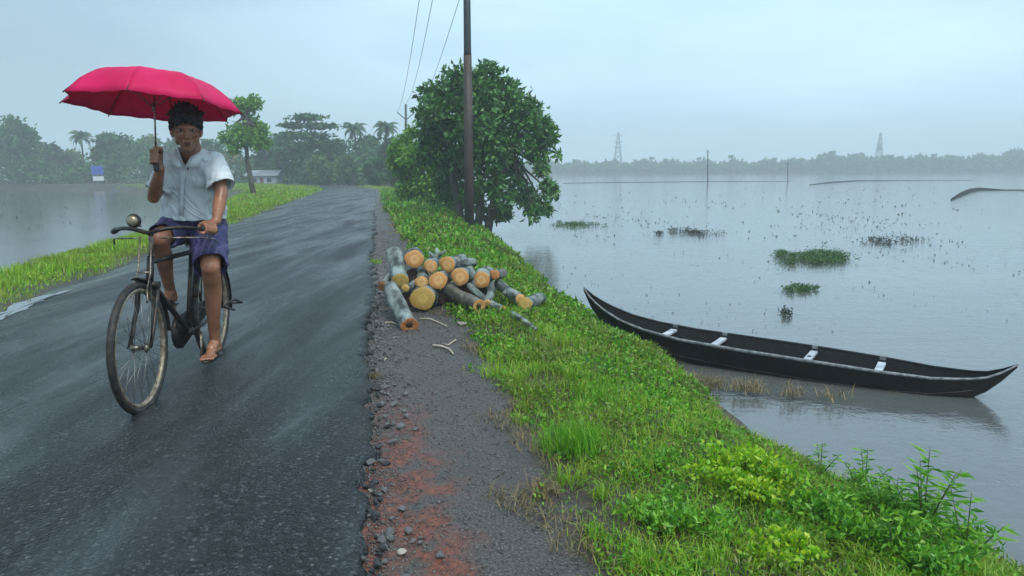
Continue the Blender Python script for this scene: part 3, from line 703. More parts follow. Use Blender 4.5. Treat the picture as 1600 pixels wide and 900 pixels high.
for px, top, hw, Y, mt, lab in far:
    b0 = U(px, 280, Y); b0.z = -.25; tz = U(px, top, Y).z; wd = hw / F * Y; hgt = tz - b0.z
    bs = [(Vector((b0.x, Y, b0.z + hgt * .68)), min(wd * .62, hgt * .32))]
    for k in range(10):
        a = random.uniform(0, 2 * math.pi); rr = random.uniform(.25, .95) * wd; hh = random.uniform(.22, .9)
        rr *= (1.0 if hh < .65 else .6)
        bs.append((Vector((b0.x + rr * math.cos(a), Y + rr * math.sin(a) * .7, b0.z + hgt * hh)), random.uniform(.22, .42) * wd))
    tree('tree', b0, bs, 2300, .55, .34, mt, lab, 'trees beyond the flooded field', tr=.16, shell=.25)
# scrub closing the gaps under those trees
n = 15000; px = rng.uniform(-60, 640, n); Yb = 84 + rng.uniform(0, 26, n) - np.clip((px - 380) / 240, 0, 1) * 18
P_ = np.array([tuple(U(a, 290, float(b))) for a, b in zip(px, Yb)]); hmax = 3.6 + 1.8 * patchn(P_[:, 0] * .12, P_[:, 1] * .1, 1)
P_[:, 2] = -.4 + rng.uniform(0, 1, n) ** .8 * np.clip(hmax, .8, 5)
keep = np.abs(P_[:, 0] - (EDGE(P_[:, 1]) - 1.7)) > 3.2; P_ = P_[keep]; n = len(P_)
V, Ft = leaf_cloud(P_, unit(rng.normal(size=(n, 3))), rng.uniform(.35, .8, n), rng.uniform(.2, .45, n))
tag(put('scrub', np_mesh('scrub', V, Ft, M['tree_far'])), 'hazy green undergrowth along the far bank at left', 'undergrowth', kind='stuff')
# layered tree with horizontal tiers
def tiered(px, Y, label):
    b0 = U(px, 280, Y); b0.z = -.25; t = thing('tiered_tree', b0, label, 'tree'); mb = MB(); top = U(px, 182, Y)
    mb.tube([b0, top], [.16, .05], 8); PP = []
    for (dx, y, hw, th) in [(0, 184, 20, 4), (-26, 196, 14, 4), (18, 197, 24, 4), (-8, 212, 30, 7), (22, 224, 26, 7), (-20, 232, 30, 10), (8, 245, 34, 12)]:
        c = U(px + dx, y, Y); rw = hw / F * Y; rz = th / F * Y
        mb.tube([Vector((b0.x, Y, c.z - .5)), c], [.06, .02], 6); m_ = int(26 * hw)
        q = rng.normal(0, .5, (m_, 3)) * [rw, rw, rz * .6] + np.array(tuple(c)); PP.append(q)
    mb.build('trunk', M['bark'], t); P_ = np.concatenate(PP) - np.array(tuple(b0)); n_ = len(P_)
    V, Ft = leaf_cloud(P_, unit(rng.normal(size=(n_, 3)) * [1, 1, .35]), .5, .28); put('crown', np_mesh('crown', V, Ft, M['tree_far']), t)
tiered(480, 74, 'dark tree with flat horizontal tiers of branches left of the palms')
# palms
def palm_meshes(h, fl, nf=17):
    tr_ = MB(); pts = [Vector((.25 * math.sin(i / 8 * 2) * h * .12, 0, h * i / 8)) for i in range(9)]
    tr_.tube(pts, [ln(.17, .10, i / 8) for i in range(9)], 8); top = pts[-1]; Vs = []; Fs = []; o = 0
    for k in range(nf):
        a = k * 2.399; el = ln(1.25, -.25, k / nf); d = Vector((math.cos(a), math.sin(a), 0)); p = top.copy(); ang = el; path = [p.copy()]
        for i in range(9):
            p = p + (d * math.cos(ang) + Vector((0, 0, math.sin(ang)))) * fl / 9; ang -= .24; path.append(p.copy())
        s = Vector((-d.y, d.x, 0))
        for i in range(1, 10):
            for q in range(3):
                b = path[i - 1].lerp(path[i], q / 3.0); l = fl * .30 * math.sin(math.pi * min(.96, (i + q / 3) / 10.2 + .12))
                for sg in (-1, 1):
                    e = b + s * sg * l * .75 + Vector((0, 0, -l * .6)) + d * l * .25; wv = (path[i] - path[i - 1]).normalized() * fl * .03
                    Vs += [tuple(b - wv), tuple(b + wv), tuple(e)]; Fs.append((o, o + 1, o + 2)); o += 3
    return tr_.mesh('trunk', M['bark']), np_mesh('crown', np.array(Vs), np.array(Fs), M['palm_leaf'])
palm_t, palm_c = palm_meshes(7.0, 2.3)
def palm(px, top, Y, label, group='coconut palms on the skyline', zb=-.25):
    b0 = U(px, 290, Y); b0.z = zb; hh = U(px, top, Y).z - zb; s = hh / 8.3
    t = thing('coconut_palm', b0, label, 'palm', group); t.scale = (s, s, s); t.rotation_euler.z = random.uniform(0, 6)
    put('trunk', palm_t, t); put('crown', palm_c, t)
palm(557, 184, 78, 'coconut palm rising above the bend of the road')
palm(606, 182, 74, 'coconut palm just left of the distant forked pole')
palm(136, 198, 86, 'palm on the far bank above the blue signboard')
palm(532, 222, 80, 'shorter palm left of the tall one at the road bend')
# --- right far shore: a wood that reads as one mass, and the palms that stand clear of it
n = 21000; px = rng.uniform(800, 1660, n)
shore = lambda p: np.interp(p, [800, 1000, 1600], [256, 248, 228])
crest = np.interp(px, [860, 900, 1000, 1100, 1180, 1260, 1290, 1330, 1400, 1500, 1560, 1590, 1660], [256, 257, 256, 256, 256, 253, 245, 246, 249, 249, 246, 238, 242]) + 2.5 * np.sin(px * .13) + 1.6 * np.sin(px * .41)
Yb = shore(px) + rng.uniform(2, 26, n); d_ = np.array([tuple(U(a, b, float(c))) for a, b, c in zip(px, crest, Yb)])
P_ = d_.copy(); P_[:, 2] = -.3 + (d_[:, 2] + .3) * rng.uniform(0, 1, n) ** .7
V, Ft = leaf_cloud(P_, unit(rng.normal(size=(n, 3))), rng.uniform(1.0, 2.0, n), rng.uniform(.6, 1.3, n))
tag(put('far_wood', np_mesh('far_wood', V, Ft, M['tree_far'])), 'faint blue grey wood lining the far shore of the flood', 'woodland', kind='stuff')
for px, top, lab in [(898, 247, 'leftmost faint palm on the far shore'), (1018, 243, 'faint palm on the far shore left of the nearer pole'), (1040, 246, 'second faint palm left of the nearer pole'), (1090, 244, 'faint palm just left of the nearer pole'),
                     (1140, 240, 'tallest faint palm right of the nearer pole'), (1208, 244, 'faint palm left of the thin further pole'), (1297, 233, 'faint palm where the far wood rises'), (1455, 238, 'faint palm right of the slim tower'), (1530, 239, 'faint palm near the high right end of the far wood')]:
    palm(px, top, 238, lab, 'faint palms on the far shore')

# ================================================================== MAN-MADE, FAR
def lattice(px, top, Y, wbase, label, bulge=False):
    b0 = U(px, 280, Y); b0.z = -.2; h = U(px, top, Y).z + .2; t = thing('lattice_tower', b0, label, 'tower'); mb = MB()
    for sx_ in (-1, 1):
        for sy in (-1, 1):
            mb.tube([b0 + Vector((sx_ * wbase, sy * wbase, 0)), b0 + Vector((sx_ * wbase * .12, sy * wbase * .12, h))], [.14, .07], 5)
    k = 9
    for i in range(k):
        f0, f1 = i / k, (i + 1) / k; w0 = wbase * ln(1, .12, f0); w1 = wbase * ln(1, .12, f1)
        for a, b in (((-1, -1), (1, -1)), ((1, -1), (1, 1)), ((1, 1), (-1, 1)), ((-1, 1), (-1, -1))):
            mb.tube([b0 + Vector((a[0] * w0, a[1] * w0, h * f0)), b0 + Vector((b[0] * w1, b[1] * w1, h * f1))], .06, 4)
            mb.tube([b0 + Vector((b[0] * w0, b[1] * w0, h * f0)), b0 + Vector((a[0] * w1, a[1] * w1, h * f1))], .06, 4)
    mb.build('lattice_frame', M['steel_far'], t)
    mb = MB()
    if bulge:
        mb.tube([b0 + Vector((0, 0, h * .55)), b0 + Vector((0, 0, h * .70))], .9, 10); mb.build('antenna_drum', M['steel_far'], t)
    else:
        for f in (.62, .76, .9): mb = MB(); mb.box(b0 + Vector((0, 0, h * f)), (3.2, .2, .2)); mb.build('cross_arm', M['steel_far'], t)
lattice(965, 206, 262, 1.6, 'faint lattice pylon on the far shore left of the poles')
lattice(1371, 207, 250, 1.3, 'slim tower with a drum standing above the far wood', True)
def water_pole(px, top, bot, label, r=.07):
    b0 = G(px, bot, WZ); t = U(px, top, b0.y); mb = MB(); mb.tube([b0 - Vector((0, 0, .3)), b0.lerp(t, .5), t], [r * 1.3, r * 1.1, r], 8)
    mb.tube([t + Vector((-.35, 0, -.3)), t + Vector((.35, 0, -.3))], .03, 6)
    o = mb.mesh('pole', M['pole_dark'], b0); tag(put('wooden_pole', o, None, b0), label, 'pole')
water_pole(1106, 234, 284, 'dark thin pole standing in the open water')
water_pole(1231, 252, 283, 'fainter shorter pole in the water right of the dark one', .05)
# main utility pole
pbz = U(733, 330, 18.3); pb0 = Vector((pbz.x, 18.3, -.15)); topz = 8.1
ptop = Vector((U(732, 0, 18.3).x - .02, 18.3, topz))
up = thing('utility_pole', pb0, 'tall rust brown utility pole in front of the large tree', 'pole')
mb = MB(); kx = [0, .3, .55, 1]; mid = pb0.lerp(ptop, .50)
mb.tube([pb0 - Vector((0, 0, .3)), pb0.lerp(ptop, .25), mid], [.125, .112, .098], 14, mi=0); mb.build('lower_shaft', M['pole'], up)
mb = MB(); mb.tube([mid, pb0.lerp(ptop, .51), ptop], [.093, .09, .072], 14); mb.build('upper_shaft', M['pole_dark'], up)  # same pole: backlit look against the sky put into a darker colour
mb = MB(); ca = ptop - Vector((0, 0, .45)); mb.box(ca, (1.5, .09, .09)); arm = mb.build('cross_arm', M['steel_far'], up); mb = MB(); mb.tube([ca + Vector((-.5, .05, 0)), ca + Vector((0, .1, -.5))], .02, 6); mb.tube([ca + Vector((.5, .05, 0)), ca + Vector((0, .1, -.5))], .02, 6)
mb.build('brace', M['steel_far'], up)
ins = []
for dx in (-.68, -.25, .68):
    p = ca + Vector((dx, 0, .12)); mb = MB(); mb.tube([p + Vector((0, 0, -.08)), p + Vector((0, 0, -.02)), p + Vector((0, 0, 0)), p + Vector((0, 0, .05)), p + Vector((0, 0, .08))], [.02, .05, .03, .05, .025], 10)
    ins.append(p + Vector((0, 0, .07))); mb.build('insulator', M['porcelain'], arm)
# distant pole with a forked top
Yp = 74; b0 = U(635, 290, Yp); b0.z = -.2; tp = U(634, 163, Yp)
fp = thing('utility_pole', b0, 'distant utility pole with a forked top left of the large tree', 'pole')
mb = MB(); mb.tube([b0, tp], [.17, .11], 10); mb.build('shaft', M['pole_dark'], fp)
mb = MB(); a1 = tp + Vector((0, 0, -1.5)); mb.tube([a1 + Vector((-.85, 0, .75)), a1, a1 + Vector((.85, 0, .75))], .06, 6); mb.build('cross_arm', M['pole_dark'], fp)
ends = [a1 + Vector((-.85, 0, .75)), tp, a1 + Vector((.85, 0, .75))]
for i, (a, b) in enumerate(zip(ins, ends)):
    mb = MB(); mb.tube([a.lerp(b, k / 16) - Vector((0, 0, 1.0 * math.sin(math.pi * k / 16))) for k in range(17)], .012, 5)
    tag(mb.build('power_line', M['wire']), ('leftmost', 'middle', 'rightmost')[i] + ' of the three power lines sagging between the near and the distant pole', 'wire', 'power lines between the two utility poles')
# small white house, tiled house, blue signboard among the far trees
def house(px, py, Y, wd, dp, ht, wall, roof, label):
    b0 = G(px, py, -.25) if False else U(px, py, Y); b0.z = -.25; t = thing('house', b0, label, 'house')
    mb = MB(); mb.box(b0 + Vector((0, 0, ht / 2)), (wd, dp, ht)); mb.build('wall', M[wall], t)
    mb = MB(); e = .35; z0 = ht + .003; x1 = wd / 2 + e; y1 = dp / 2 + e
    vs_ = [b0 + Vector(p) for p in ((-x1, -y1, z0 - .1), (x1, -y1, z0 - .1), (x1, y1, z0 - .1), (-x1, y1, z0 - .1), (-x1, 0, z0 + ht * .38), (x1, 0, z0 + ht * .38))]
    mb.add(vs_, [(0, 1, 5, 4), (2, 3, 4, 5), (0, 4, 3), (1, 2, 5), (0, 3, 2, 1)]); mb.build('roof', M[roof], t, smooth=False)
    for dx in (-wd * .28, wd * .28):
        mb = MB(); mb.box(b0 + Vector((dx, -dp / 2 - .02, ht * .55)), (wd * .16, .04, ht * .35)); mb.build('window', M['dark_glass'], t, smooth=False)
    mb = MB(); mb.box(b0 + Vector((0, -dp / 2 - .02, ht * .38)), (wd * .14, .05, ht * .74)); mb.build('door', M['tile_roof'], t, smooth=False)
house(415, 284, 74, 2.6, 2.2, 1.15, 'white_wall', 'roof_grey', 'small white house half hidden behind the left verge')
house(340, 285, 92, 5, 4, 2.6, 'white_wall', 'tile_roof', 'pale house with a tiled roof behind the cyclist')
b0 = U(153, 285, 83.5); b0.z = -.2; sg = thing('signboard', b0, 'blue board with a white panel below on the far bank', 'signboard')
mb = MB(); mb.box(U(152, 266, 83.5), (1.35, .08, .95)); mb.build('blue_panel', M['blue_paint'], sg, smooth=False)
mb = MB(); mb.box(U(154, 279, 83.5), (1.2, .08, .5)); mb.build('white_panel', M['white_wall'], sg, smooth=False)
for dx in (-.5, .5):
    mb = MB(); mb.tube([b0 + Vector((dx, .08, 0)), b0 + Vector((dx, .08, 2.3))], .05, 6); mb.build('post', M['steel_far'], sg)

# ================================================================== LOG PILE
def log(p_end, p_back, r0, r1, label, cutm='cut', barkm='log_bark', hollow=False, bend=0.0, cut_back=True, knob=False):
    a, b = Vector(p_end), Vector(p_back); ln_ = (b - a).length; d = (b - a).normalized()
    t = put('log', None, None, a); q = d.to_track_quat('Z', 'Y'); t.rotation_mode = 'QUATERNION'; t.rotation_quaternion = q
    tag(t, label, 'log', 'cut logs heaped beside the road')
    sd_ = random.random() * 9; n = 26; rings = []; K = 18; rn = [[random.gauss(0, .016) for _ in range(26)] for _ in range(19)]
    for i in range(K + 1):
        f = i / K; z = ln_ * f; cx = bend * math.sin(math.pi * f) + .006 * math.sin(f * 7 + sd_); cy = .006 * math.cos(f * 6 + sd_)
        r = ln(r0, r1, f) * (1 + .05 * math.sin(f * 9 + sd_)); 
        rings.append([Vector((cx + r * (1 + q_) * (1 + .085 * math.sin(2 * g + sd_) + .03 * math.sin(5 * g + f * 4)) * math.cos(g), cy + r * (1 + q_) * (1 + .05 * math.sin(3 * g + sd_)) * math.sin(g), z)) for g, q_ in zip([2 * math.pi * j / n for j in range(n)], rn[i])])
    mb = MB(); mb.loft(rings)
    if knob: mb.tube([Vector((0, 0, ln_ * .5)), Vector((r0 * 1.5, .01, ln_ * .38))], [r0 * .5, r0 * .36], 10)
    put('bark', mb.mesh('bark', M[barkm]), t)
    for e, ring in ((0, rings[0]), (1, rings[-1])):
        c = sum(ring, Vector()) / n; s_ = -1 if e == 0 else 1; mb = MB()
        inner = [c + (p - c) * .955 + Vector((0, 0, s_ * .003)) for p in ring]; core = [c + (p - c) * .5 + Vector((0, 0, s_ * .006)) for p in ring]
        if hollow and e == 0:
            hole = [c + (p - c) * (.42 + .1 * math.sin(j * 1.7)) + Vector((0, 0, .012)) for j, p in enumerate(ring)]; deep = [c + (p - c) * .3 + Vector((0, 0, .12)) for p in ring]
            mb.loft([ring, inner, hole] if e == 1 else [hole, inner, ring]); face = put('cut_face', mb.mesh('cut_face', M[cutm]), t)
            mb = MB(); mb.loft([hole, deep], cap=True); put('hollow', mb.mesh('hollow', M['rot']), t)
            continue
        mb.loft([ring, inner, core]); k = len(mb.v); mb.add([c + Vector((0, 0, s_ * .006))], []); mb.f += [(2 * n + j, 2 * n + (j + 1) % n, k) for j in range(n)]; mb.m += [0] * n
        put('cut_face', mb.mesh('cut_face', M[cutm]), t)
    return t
def LE(px, py, Y): return U(px, py, Y)
def back(a, dx, dy, dz): return a + Vector((dx, dy, dz))
def sized(rp, Y): return rp / F * Y
specs = [  # end px,py,Y, radius px, back offset (m), r1 factor, kwargs, label
 (648, 405, 7.15, 13.5, (-.06, .62, .02), .9, {}, 'topmost log of the heap at its left, orange sawn end facing the road'),
 (673, 417, 7.05, 10.5, (.0, .60, .05), .9, {}, 'thin log end left of the slanting oval cut near the top'),
 (699, 414, 7.15, 12.5, (.12, .6, .02), .85, {}, 'upper middle log with a slanting oval orange cut'),
 (659, 441, 6.90, 9.5, (-.03, .55, .06), .9, {'cutm': 'cut'}, 'small log end just left of the middle round cut'),
 (685, 438, 6.90, 13.5, (.02, .66, -.01), .95, {}, 'middle log with a round light orange cut'),
 (719, 433, 6.95, 13.8, (.05, .66, .0), .95, {}, 'bright round log end at the centre right of the heap'),
 (752, 437, 6.95, 14.0, (.04, .5, .03), .95, {}, 'rightmost large round log end with grey bark above it'),
 (661, 466, 6.72, 18.0, (.02, .66, .01), .95, {'cutm': 'cut_y'}, 'widest log at the bottom of the heap, yellow stained end'),
 (598, 447, 6.95, 9.5, (.10, .30, .13), .6, {'cutm': 'cut_o', 'barkm': 'log_bark'}, 'small orange cut end at the far left of the heap'),
 (773, 430, 7.05, 8.0, (.08, .5, .0), .9, {'cutm': 'cut_o', 'barkm': 'log_bark2'}, 'small reddish log end right of the large round ends'),
]
for px, py, Y, rp, off, k, kw, lab in specs:
    a = LE(px, py, Y); r = sized(rp, Y); log(a, back(a, off[0], off[1] * .72, off[2] - .03), r, r * k, lab, **kw)
def lay(p1, p2, rp1, rp2, Ys, label, **kw):
    a = LE(*p1, Ys[0]); b = LE(*p2, Ys[1]); return log(a, b, sized(rp1, Ys[0]), sized(rp2, Ys[1]), label, **kw)
lay((641, 509), (611, 449), 13, 11.5, (5.98, 6.72), 'front log jutting towards the road with a dark rotten orange end', cutm='cut_o', hollow=True, bend=.015)
lay((626, 440), (617, 398), 13, 13, (6.85, 7.4), 'thick bare grey log standing slanted at the left of the heap', cutm='cut_y')
lay((748, 480), (698, 452), 12.5, 11, (6.45, 7.0), 'lower log with a hollow dark centre at the front right', cutm='cut', barkm='log_bark2', hollow=True)
lay((786, 484), (733, 446), 6, 4.5, (6.5, 7.0), 'thin pale branch lying slanted beside the hollow log', cutm='cut_y', bend=.03)
lay((812, 468), (779, 444), 9, 8, (6.65, 7.15), 'grey knotty log at the right of the heap', barkm='log_bark', knob=True)
lay((821, 475), (845, 466), 11, 9, (6.6, 7.15), 'rightmost log lying in the grass with a yellow end', cutm='cut_y')
lay((712, 409), (742, 411), 7, 6.5, (7.3, 7.45), 'short grey log lying crosswise on the top of the heap')
lay((762, 474), (768, 447), 6, 5.5, (6.6, 7.0), 'short grey billet standing between the hollow and knotty logs')
lay((634, 450), (654, 441), 6, 6, (6.8, 7.15), 'pale short billet wedged above the widest log', cutm='cut_y')
# logs lying inside the heap that carry the upper ones
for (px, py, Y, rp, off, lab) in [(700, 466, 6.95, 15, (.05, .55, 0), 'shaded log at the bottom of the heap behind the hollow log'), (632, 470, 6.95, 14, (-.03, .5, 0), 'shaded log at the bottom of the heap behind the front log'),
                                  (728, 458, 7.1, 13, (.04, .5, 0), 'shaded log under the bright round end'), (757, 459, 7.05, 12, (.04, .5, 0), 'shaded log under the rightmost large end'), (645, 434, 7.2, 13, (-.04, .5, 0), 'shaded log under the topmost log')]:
    a = LE(px, py, Y); r = sized(rp, Y); log(a, back(a, *off), r, r, lab, cutm='rot', barkm='log_bark2')  # near-black end faces paint in the shade of the gaps between logs
# forked stub on top
a = LE(676, 412, 7.3); mb = MB()
mb.tube([a, LE(684, 398, 7.35), LE(682, 388, 7.4)], [.04, .028, .014], 8); mb.tube([LE(684, 400, 7.35), LE(696, 392, 7.4)], [.026, .013], 8); mb.tube([LE(680, 404, 7.33), LE(670, 394, 7.4)], [.022, .012], 8)
mb.tube([a, LE(700, 404, 7.35)], [.03, .022], 8)
tag(put('branch', mb.mesh('branch', M['log_bark'], a), None, a), 'forked grey branch stub sticking up from the top of the heap', 'branch')
def stick(pts, r, mt, label, lift=.0):
    P_ = [G(*p) for p in pts]; P_ = [Vector((p.x, p.y, ground_z(p.x - edge(p.y), p.y) + r + lift)) for p in P_]; o = P_[0]
    mb = MB(); k = len(P_); mb.tube(P_, [r * ln(1, .5, i / (k - 1)) for i in range(k)], 8)
    return tag(put('stick', mb.mesh('stick', M[mt], o), None, o), label, 'stick')
M['pale_stick'] = simple('peeled_stick', (.32, .26, .18), (.5, .44, .34), 20, .6)
stick([(800, 503), (815, 510), (838, 524)], .03, 'log_bark', 'grey weathered stick lying on the grass below the heap', .03)
stick([(656, 494), (672, 494), (686, 501), (699, 506)], .010, 'pale_stick', 'thin bent pale stick lying in front of the heap')
stick([(602, 500), (612, 499), (622, 503)], .011, 'pale_stick', 'short pale stick left of the front log')
stick([(676, 535), (690, 536), (702, 542), (708, 548)], .012, 'pale_stick', 'peeled stick lying on the gravel below the heap')
stick([(712, 527), (700, 533), (690, 531)], .008, 'pale_stick', 'small twig lying across the gravel under the heap')

# ================================================================== STONES
def rock_mesh(seed, mt, flat=.6):
    rr = np.random.default_rng(seed); mb = MB(); mb.ball((0, 0, 0), 1, seg=9, rings=6)
    V = np.array(mb.v); k = unit(rr.normal(size=(9, 3))); lim = rr.uniform(.42, .85, 9)
    for kk, l in zip(k, lim):
        d = V @ kk; V = V - np.maximum(0, d - l)[:, None] * kk
    mb.v = [tuple(p) for p in V * [1, .8, flat]]; return mb.mesh('stone', mt, smooth=False)
rocks = [rock_mesh(s, M['stone']) for s in range(5)]; pale = rock_mesh(9, M['pale_stone'])
def put_stone(me, v, u, s, label, group=None, rz=None):
    z = max(ground_z(u, v), -.03); o = put('stone', me, None, (edge(v) + u, v, z + s * .25)); o.scale = (s, s, s)
    o.rotation_euler = (random.uniform(-.3, .3), random.uniform(-.3, .3), random.uniform(0, 6) if rz is None else rz)
    tag(o, label, 'stone', group)
for i in range(115):
    v = 2.1 * (13 / 2.1) ** random.random(); u = random.choice([random.gauss(.09, .05), random.uniform(-.0, .28)])
    put_stone(rocks[i % 5], v, u, random.uniform(.010, .026) * (1.25 if v < 4 else 1.0), 'loose grey stone along the broken right edge of the asphalt', 'loose stones along the road edge')
chunks = [rock_mesh(40 + s_, M['chunk'], .75) for s_ in range(4)]
for i in range(120):
    v = 2.15 * (10 / 2.15) ** random.random(); u = random.gauss(.035, .03)
    o = put('asphalt_chunk', chunks[i % 4], None, (edge(v) + u, v, -.028 + random.uniform(0, .012))); k = random.uniform(.010, .030); o.scale = (k, k, k * .9); o.rotation_euler = (random.uniform(-.4, .4), random.uniform(-.4, .4), random.uniform(0, 6))
    tag(o, 'black broken asphalt lump crumbled from the right edge of the road', 'asphalt lump', 'asphalt lumps along the broken road edge')
for (px, py, s, lab) in [(628, 852, .022, 'pale cream stone on the red soil near the bottom of the picture'), (722, 503, .05, 'whitish stone in front of the log heap'), (602, 556, .022, 'pale stone at the asphalt edge below the heap'), (765, 487, .022, 'small white stone beside the hollow log'), (581, 757, .02, 'light stone at the asphalt edge by the red soil')]:
    p = G(px, py, 0); put_stone(pale, p.y, p.x - edge(p.y), s, lab)
# fine gravel (uncountable): path and the crumbled road edge
n = 16000; v = 1.9 * (16 / 1.9) ** rng.uniform(0, 1, n); u = np.where(rng.uniform(size=n) < .45, rng.normal(.08, .07, n), rng.uniform(-.02, .85, n)); keep = u > -.04; v, u = v[keep], u[keep]; n = len(v)
C = np.stack([EDGE(v) + u, v, GZ(u, v) + .001], 1); s_ = rng.uniform(.0025, .009, n) * np.clip(v / 4, .8, 2.2)
oc = np.array([[1, 0, 0], [0, 1, 0], [-1, 0, 0], [0, -1, 0], [0, 0, .8], [0, 0, -.6]]); V = (oc[None] * rng.uniform(.6, 1.3, (n, 6, 1)) * s_[:, None, None]) 
ang = rng.uniform(0, 6.28, n); ca_, sa_ = np.cos(ang)[:, None], np.sin(ang)[:, None]; V = np.stack([V[..., 0] * ca_ - V[..., 1] * sa_, V[..., 0] * sa_ + V[..., 1] * ca_, V[..., 2]], 2) + C[:, None]
oi = np.array([[0, 1, 4], [1, 2, 4], [2, 3, 4], [3, 0, 4], [1, 0, 5], [2, 1, 5], [3, 2, 5], [0, 3, 5]])
tag(put('gravel', np_mesh('gravel', V.reshape(-1, 3), (np.arange(n)[:, None, None] * 6 + oi[None]).reshape(-1, 3), M['grit'])), 'fine wet gravel between the asphalt and the grass', 'gravel', kind='stuff')

# ================================================================== BANK PLANTS
def shrub(name, base, rad, h, n, ll, lw, lm, label, cat='shrub', up=.5):
    base = Vector(base); t = thing(name, base, label, cat); mb = MB(); k = 16; tips = []
    for i in range(k):
        a = random.uniform(0, 6.28); rr = rad * math.sqrt(random.random()); tip = Vector((rr * math.cos(a), rr * math.sin(a), h * random.uniform(.55, 1) * (1 - .45 * (rr / rad) ** 2)))
        mb.tube([base + tip * 0.02 + Vector((tip.x * .1, tip.y * .1, -.03)), base + Vector((tip.x * .6, tip.y * .6, tip.z * .55)), base + tip], [.004, .003, .0015], 5); tips.append(tip)
    mb.build('stem', M['dry_stem'], t)
    T = np.array([tuple(p) for p in tips]); idx = rng.integers(0, k, n); f = rng.uniform(.25, 1.05, n)[:, None]
    P_ = T[idx] * np.concatenate([f, f, f], 1) + rng.normal(0, .10, (n, 3)) * [rad, rad, h * .8]; P_[:, 2] = np.abs(P_[:, 2])
    V, Ft = leaf_cloud(P_, unit(rng.normal(size=(n, 3)) + [0, 0, up]), rng.uniform(.6, 1.25, n) * ll, rng.uniform(.7, 1.2, n) * lw); put('foliage', np_mesh('foliage', V, Ft, M[lm]), t)
M['dry_stem'] = simple('plant_stem', (.05, .08, .02), (.11, .13, .04), 20, .6, bs=0)
def onbank(px, py, dz=0):
    p = G(px, py, -.1)
    for _ in range(8):
        z = ground_z(p.x - edge(p.y), p.y); p = G(px, py, z)
    return p + Vector((0, 0, dz))
def near(px, v):
    x = U(px, 850, v).x
    return Vector((x, v, max(WZ - .02, ground_z(x - edge(v), v))))
def weed(base, h, label, nb=5, spread=.3, leaf=.075, name='tall_weed', lm='mid_leaf'):
    base = Vector(base); t = thing(name, base, label, 'weed'); mb = MB(); Ps = []; Ds = []
    for b in range(nb):
        a = b * 2.4 + .5; lean = 0 if b == 0 else spread * random.uniform(.6, 1.1); hh = h * (1 if b == 0 else random.uniform(.55, .85)); p0_ = base + Vector((0, 0, 0 if b == 0 else h * .12 * b / nb)); pts = []
        for i in range(8):
            f = i / 7; pts.append(p0_ + Vector((math.cos(a) * lean * h * f ** 1.2, math.sin(a) * lean * h * f ** 1.2, hh * f)))
        mb.tube([pts[0] - Vector((0, 0, .04))] + pts[1:], [ln(.004, .0013, i / 7) for i in range(8)], 6)
        for i in range(int(24)):
            f = .15 + .85 * i / 24; k = min(6, int(f * 7)); q = pts[k].lerp(pts[k + 1], f * 7 - k); an = i * 2.4; el = .45 - random.uniform(0, .5)
            Ps.append(tuple(q - base)); Ds.append((math.cos(an) * math.cos(el), math.sin(an) * math.cos(el), math.sin(el)))
    mb.build('stem', M['dry_stem'], t); V, Ft = leaf_cloud(np.array(Ps), np.array(Ds), leaf * rng.uniform(.6, 1.1, len(Ps)), leaf * .2, .15); put('leaves', np_mesh('leaves', V, Ft, M[lm]), t)
weed(near(1440, 2.62), .40, 'tallest narrow leaved weed standing against the water at right', 6, .28)
weed(near(1510, 2.40), .30, 'drooping narrow leaved weed at the right end of the bank', 4, .5)
weed(near(1345, 3.15), .26, 'short weed on the water edge left of the tallest one', 4, .4, .05)
weed(near(1275, 3.5), .20, 'small upright weed by the dark bank lip', 4, .5, .045)
weed(near(1395, 2.75), .22, 'bushy weed just left of the tallest one', 5, .5, .05)
shrub('leafy_shrub', near(1165, 2.95), .25, .19, 3000, .030, .018, 'lime', 'bright lime green leafy shrub in the near right corner of the bank')
shrub('leafy_shrub', near(1265, 2.62), .20, .13, 1700, .030, .018, 'mid_leaf', 'green shrub with mixed leaves right below the lime one')
shrub('leafy_shrub', near(1060, 2.55), .22, .10, 1500, .030, .014, 'mid_leaf', 'mid green low shrub left of the bright lime one')
shrub('leafy_shrub', near(1380, 2.75), .22, .17, 1800, .036, .012, 'mid_leaf', 'green narrow leaved shrub at the foot of the tall weed')
shrub('leafy_shrub', near(1220, 2.28), .13, .09, 800, .028, .018, 'lime', 'small lime shrub cut by the bottom of the picture')
shrub('leafy_shrub', near(1400, 2.38), .24, .18, 1900, .036, .014, 'mid_leaf', 'dark green shrub at the bottom right corner of the bank')
shrub('leafy_shrub', near(1490, 2.55), .16, .16, 900, .036, .011, 'mid_leaf', 'narrow leaved shrub at the water end of the near bank')
shrub('leafy_shrub', near(1010, 3.1), .16, .07, 800, .024, .014, 'mid_leaf', 'small low plant above the bottom centre of the bank')
shrub('leafy_shrub', near(1330, 3.25), .16, .12, 900, .026, .010, 'mid_leaf', 'feathery green shrub by the dark bank lip')
def tuft(base, h, n, label, lm='grass', lean=.8, rad=.07):
    base = Vector(base); C = np.stack([rng.normal(0, rad, n), rng.normal(0, rad, n), np.full(n, -.01)], 1); V, Ft = blades(C, rng.uniform(.5, 1, n) * h, .005, lean)
    tag(put('grass_tuft', np_mesh('grass_tuft', V, Ft, M[lm]), None, base), label, 'grass tuft')
M['tuft'] = leafm('tuft_blades', [(.10, .32, .012), (.16, .42, .02), (.24, .48, .03)], trans=.45)
tuft(onbank(898, 705), .20, 420, 'tall bright grass tuft at the path edge on the right bank', 'tuft')
tuft(onbank(850, 775), .10, 120, 'dry straw tuft below the tall bright tuft', 'dry_grass', 1.6, .04)
tuft(onbank(1290, 700), .14, 110, 'thin grass spray leaning over the water at the bank lip', 'grass', 1.2, .09)
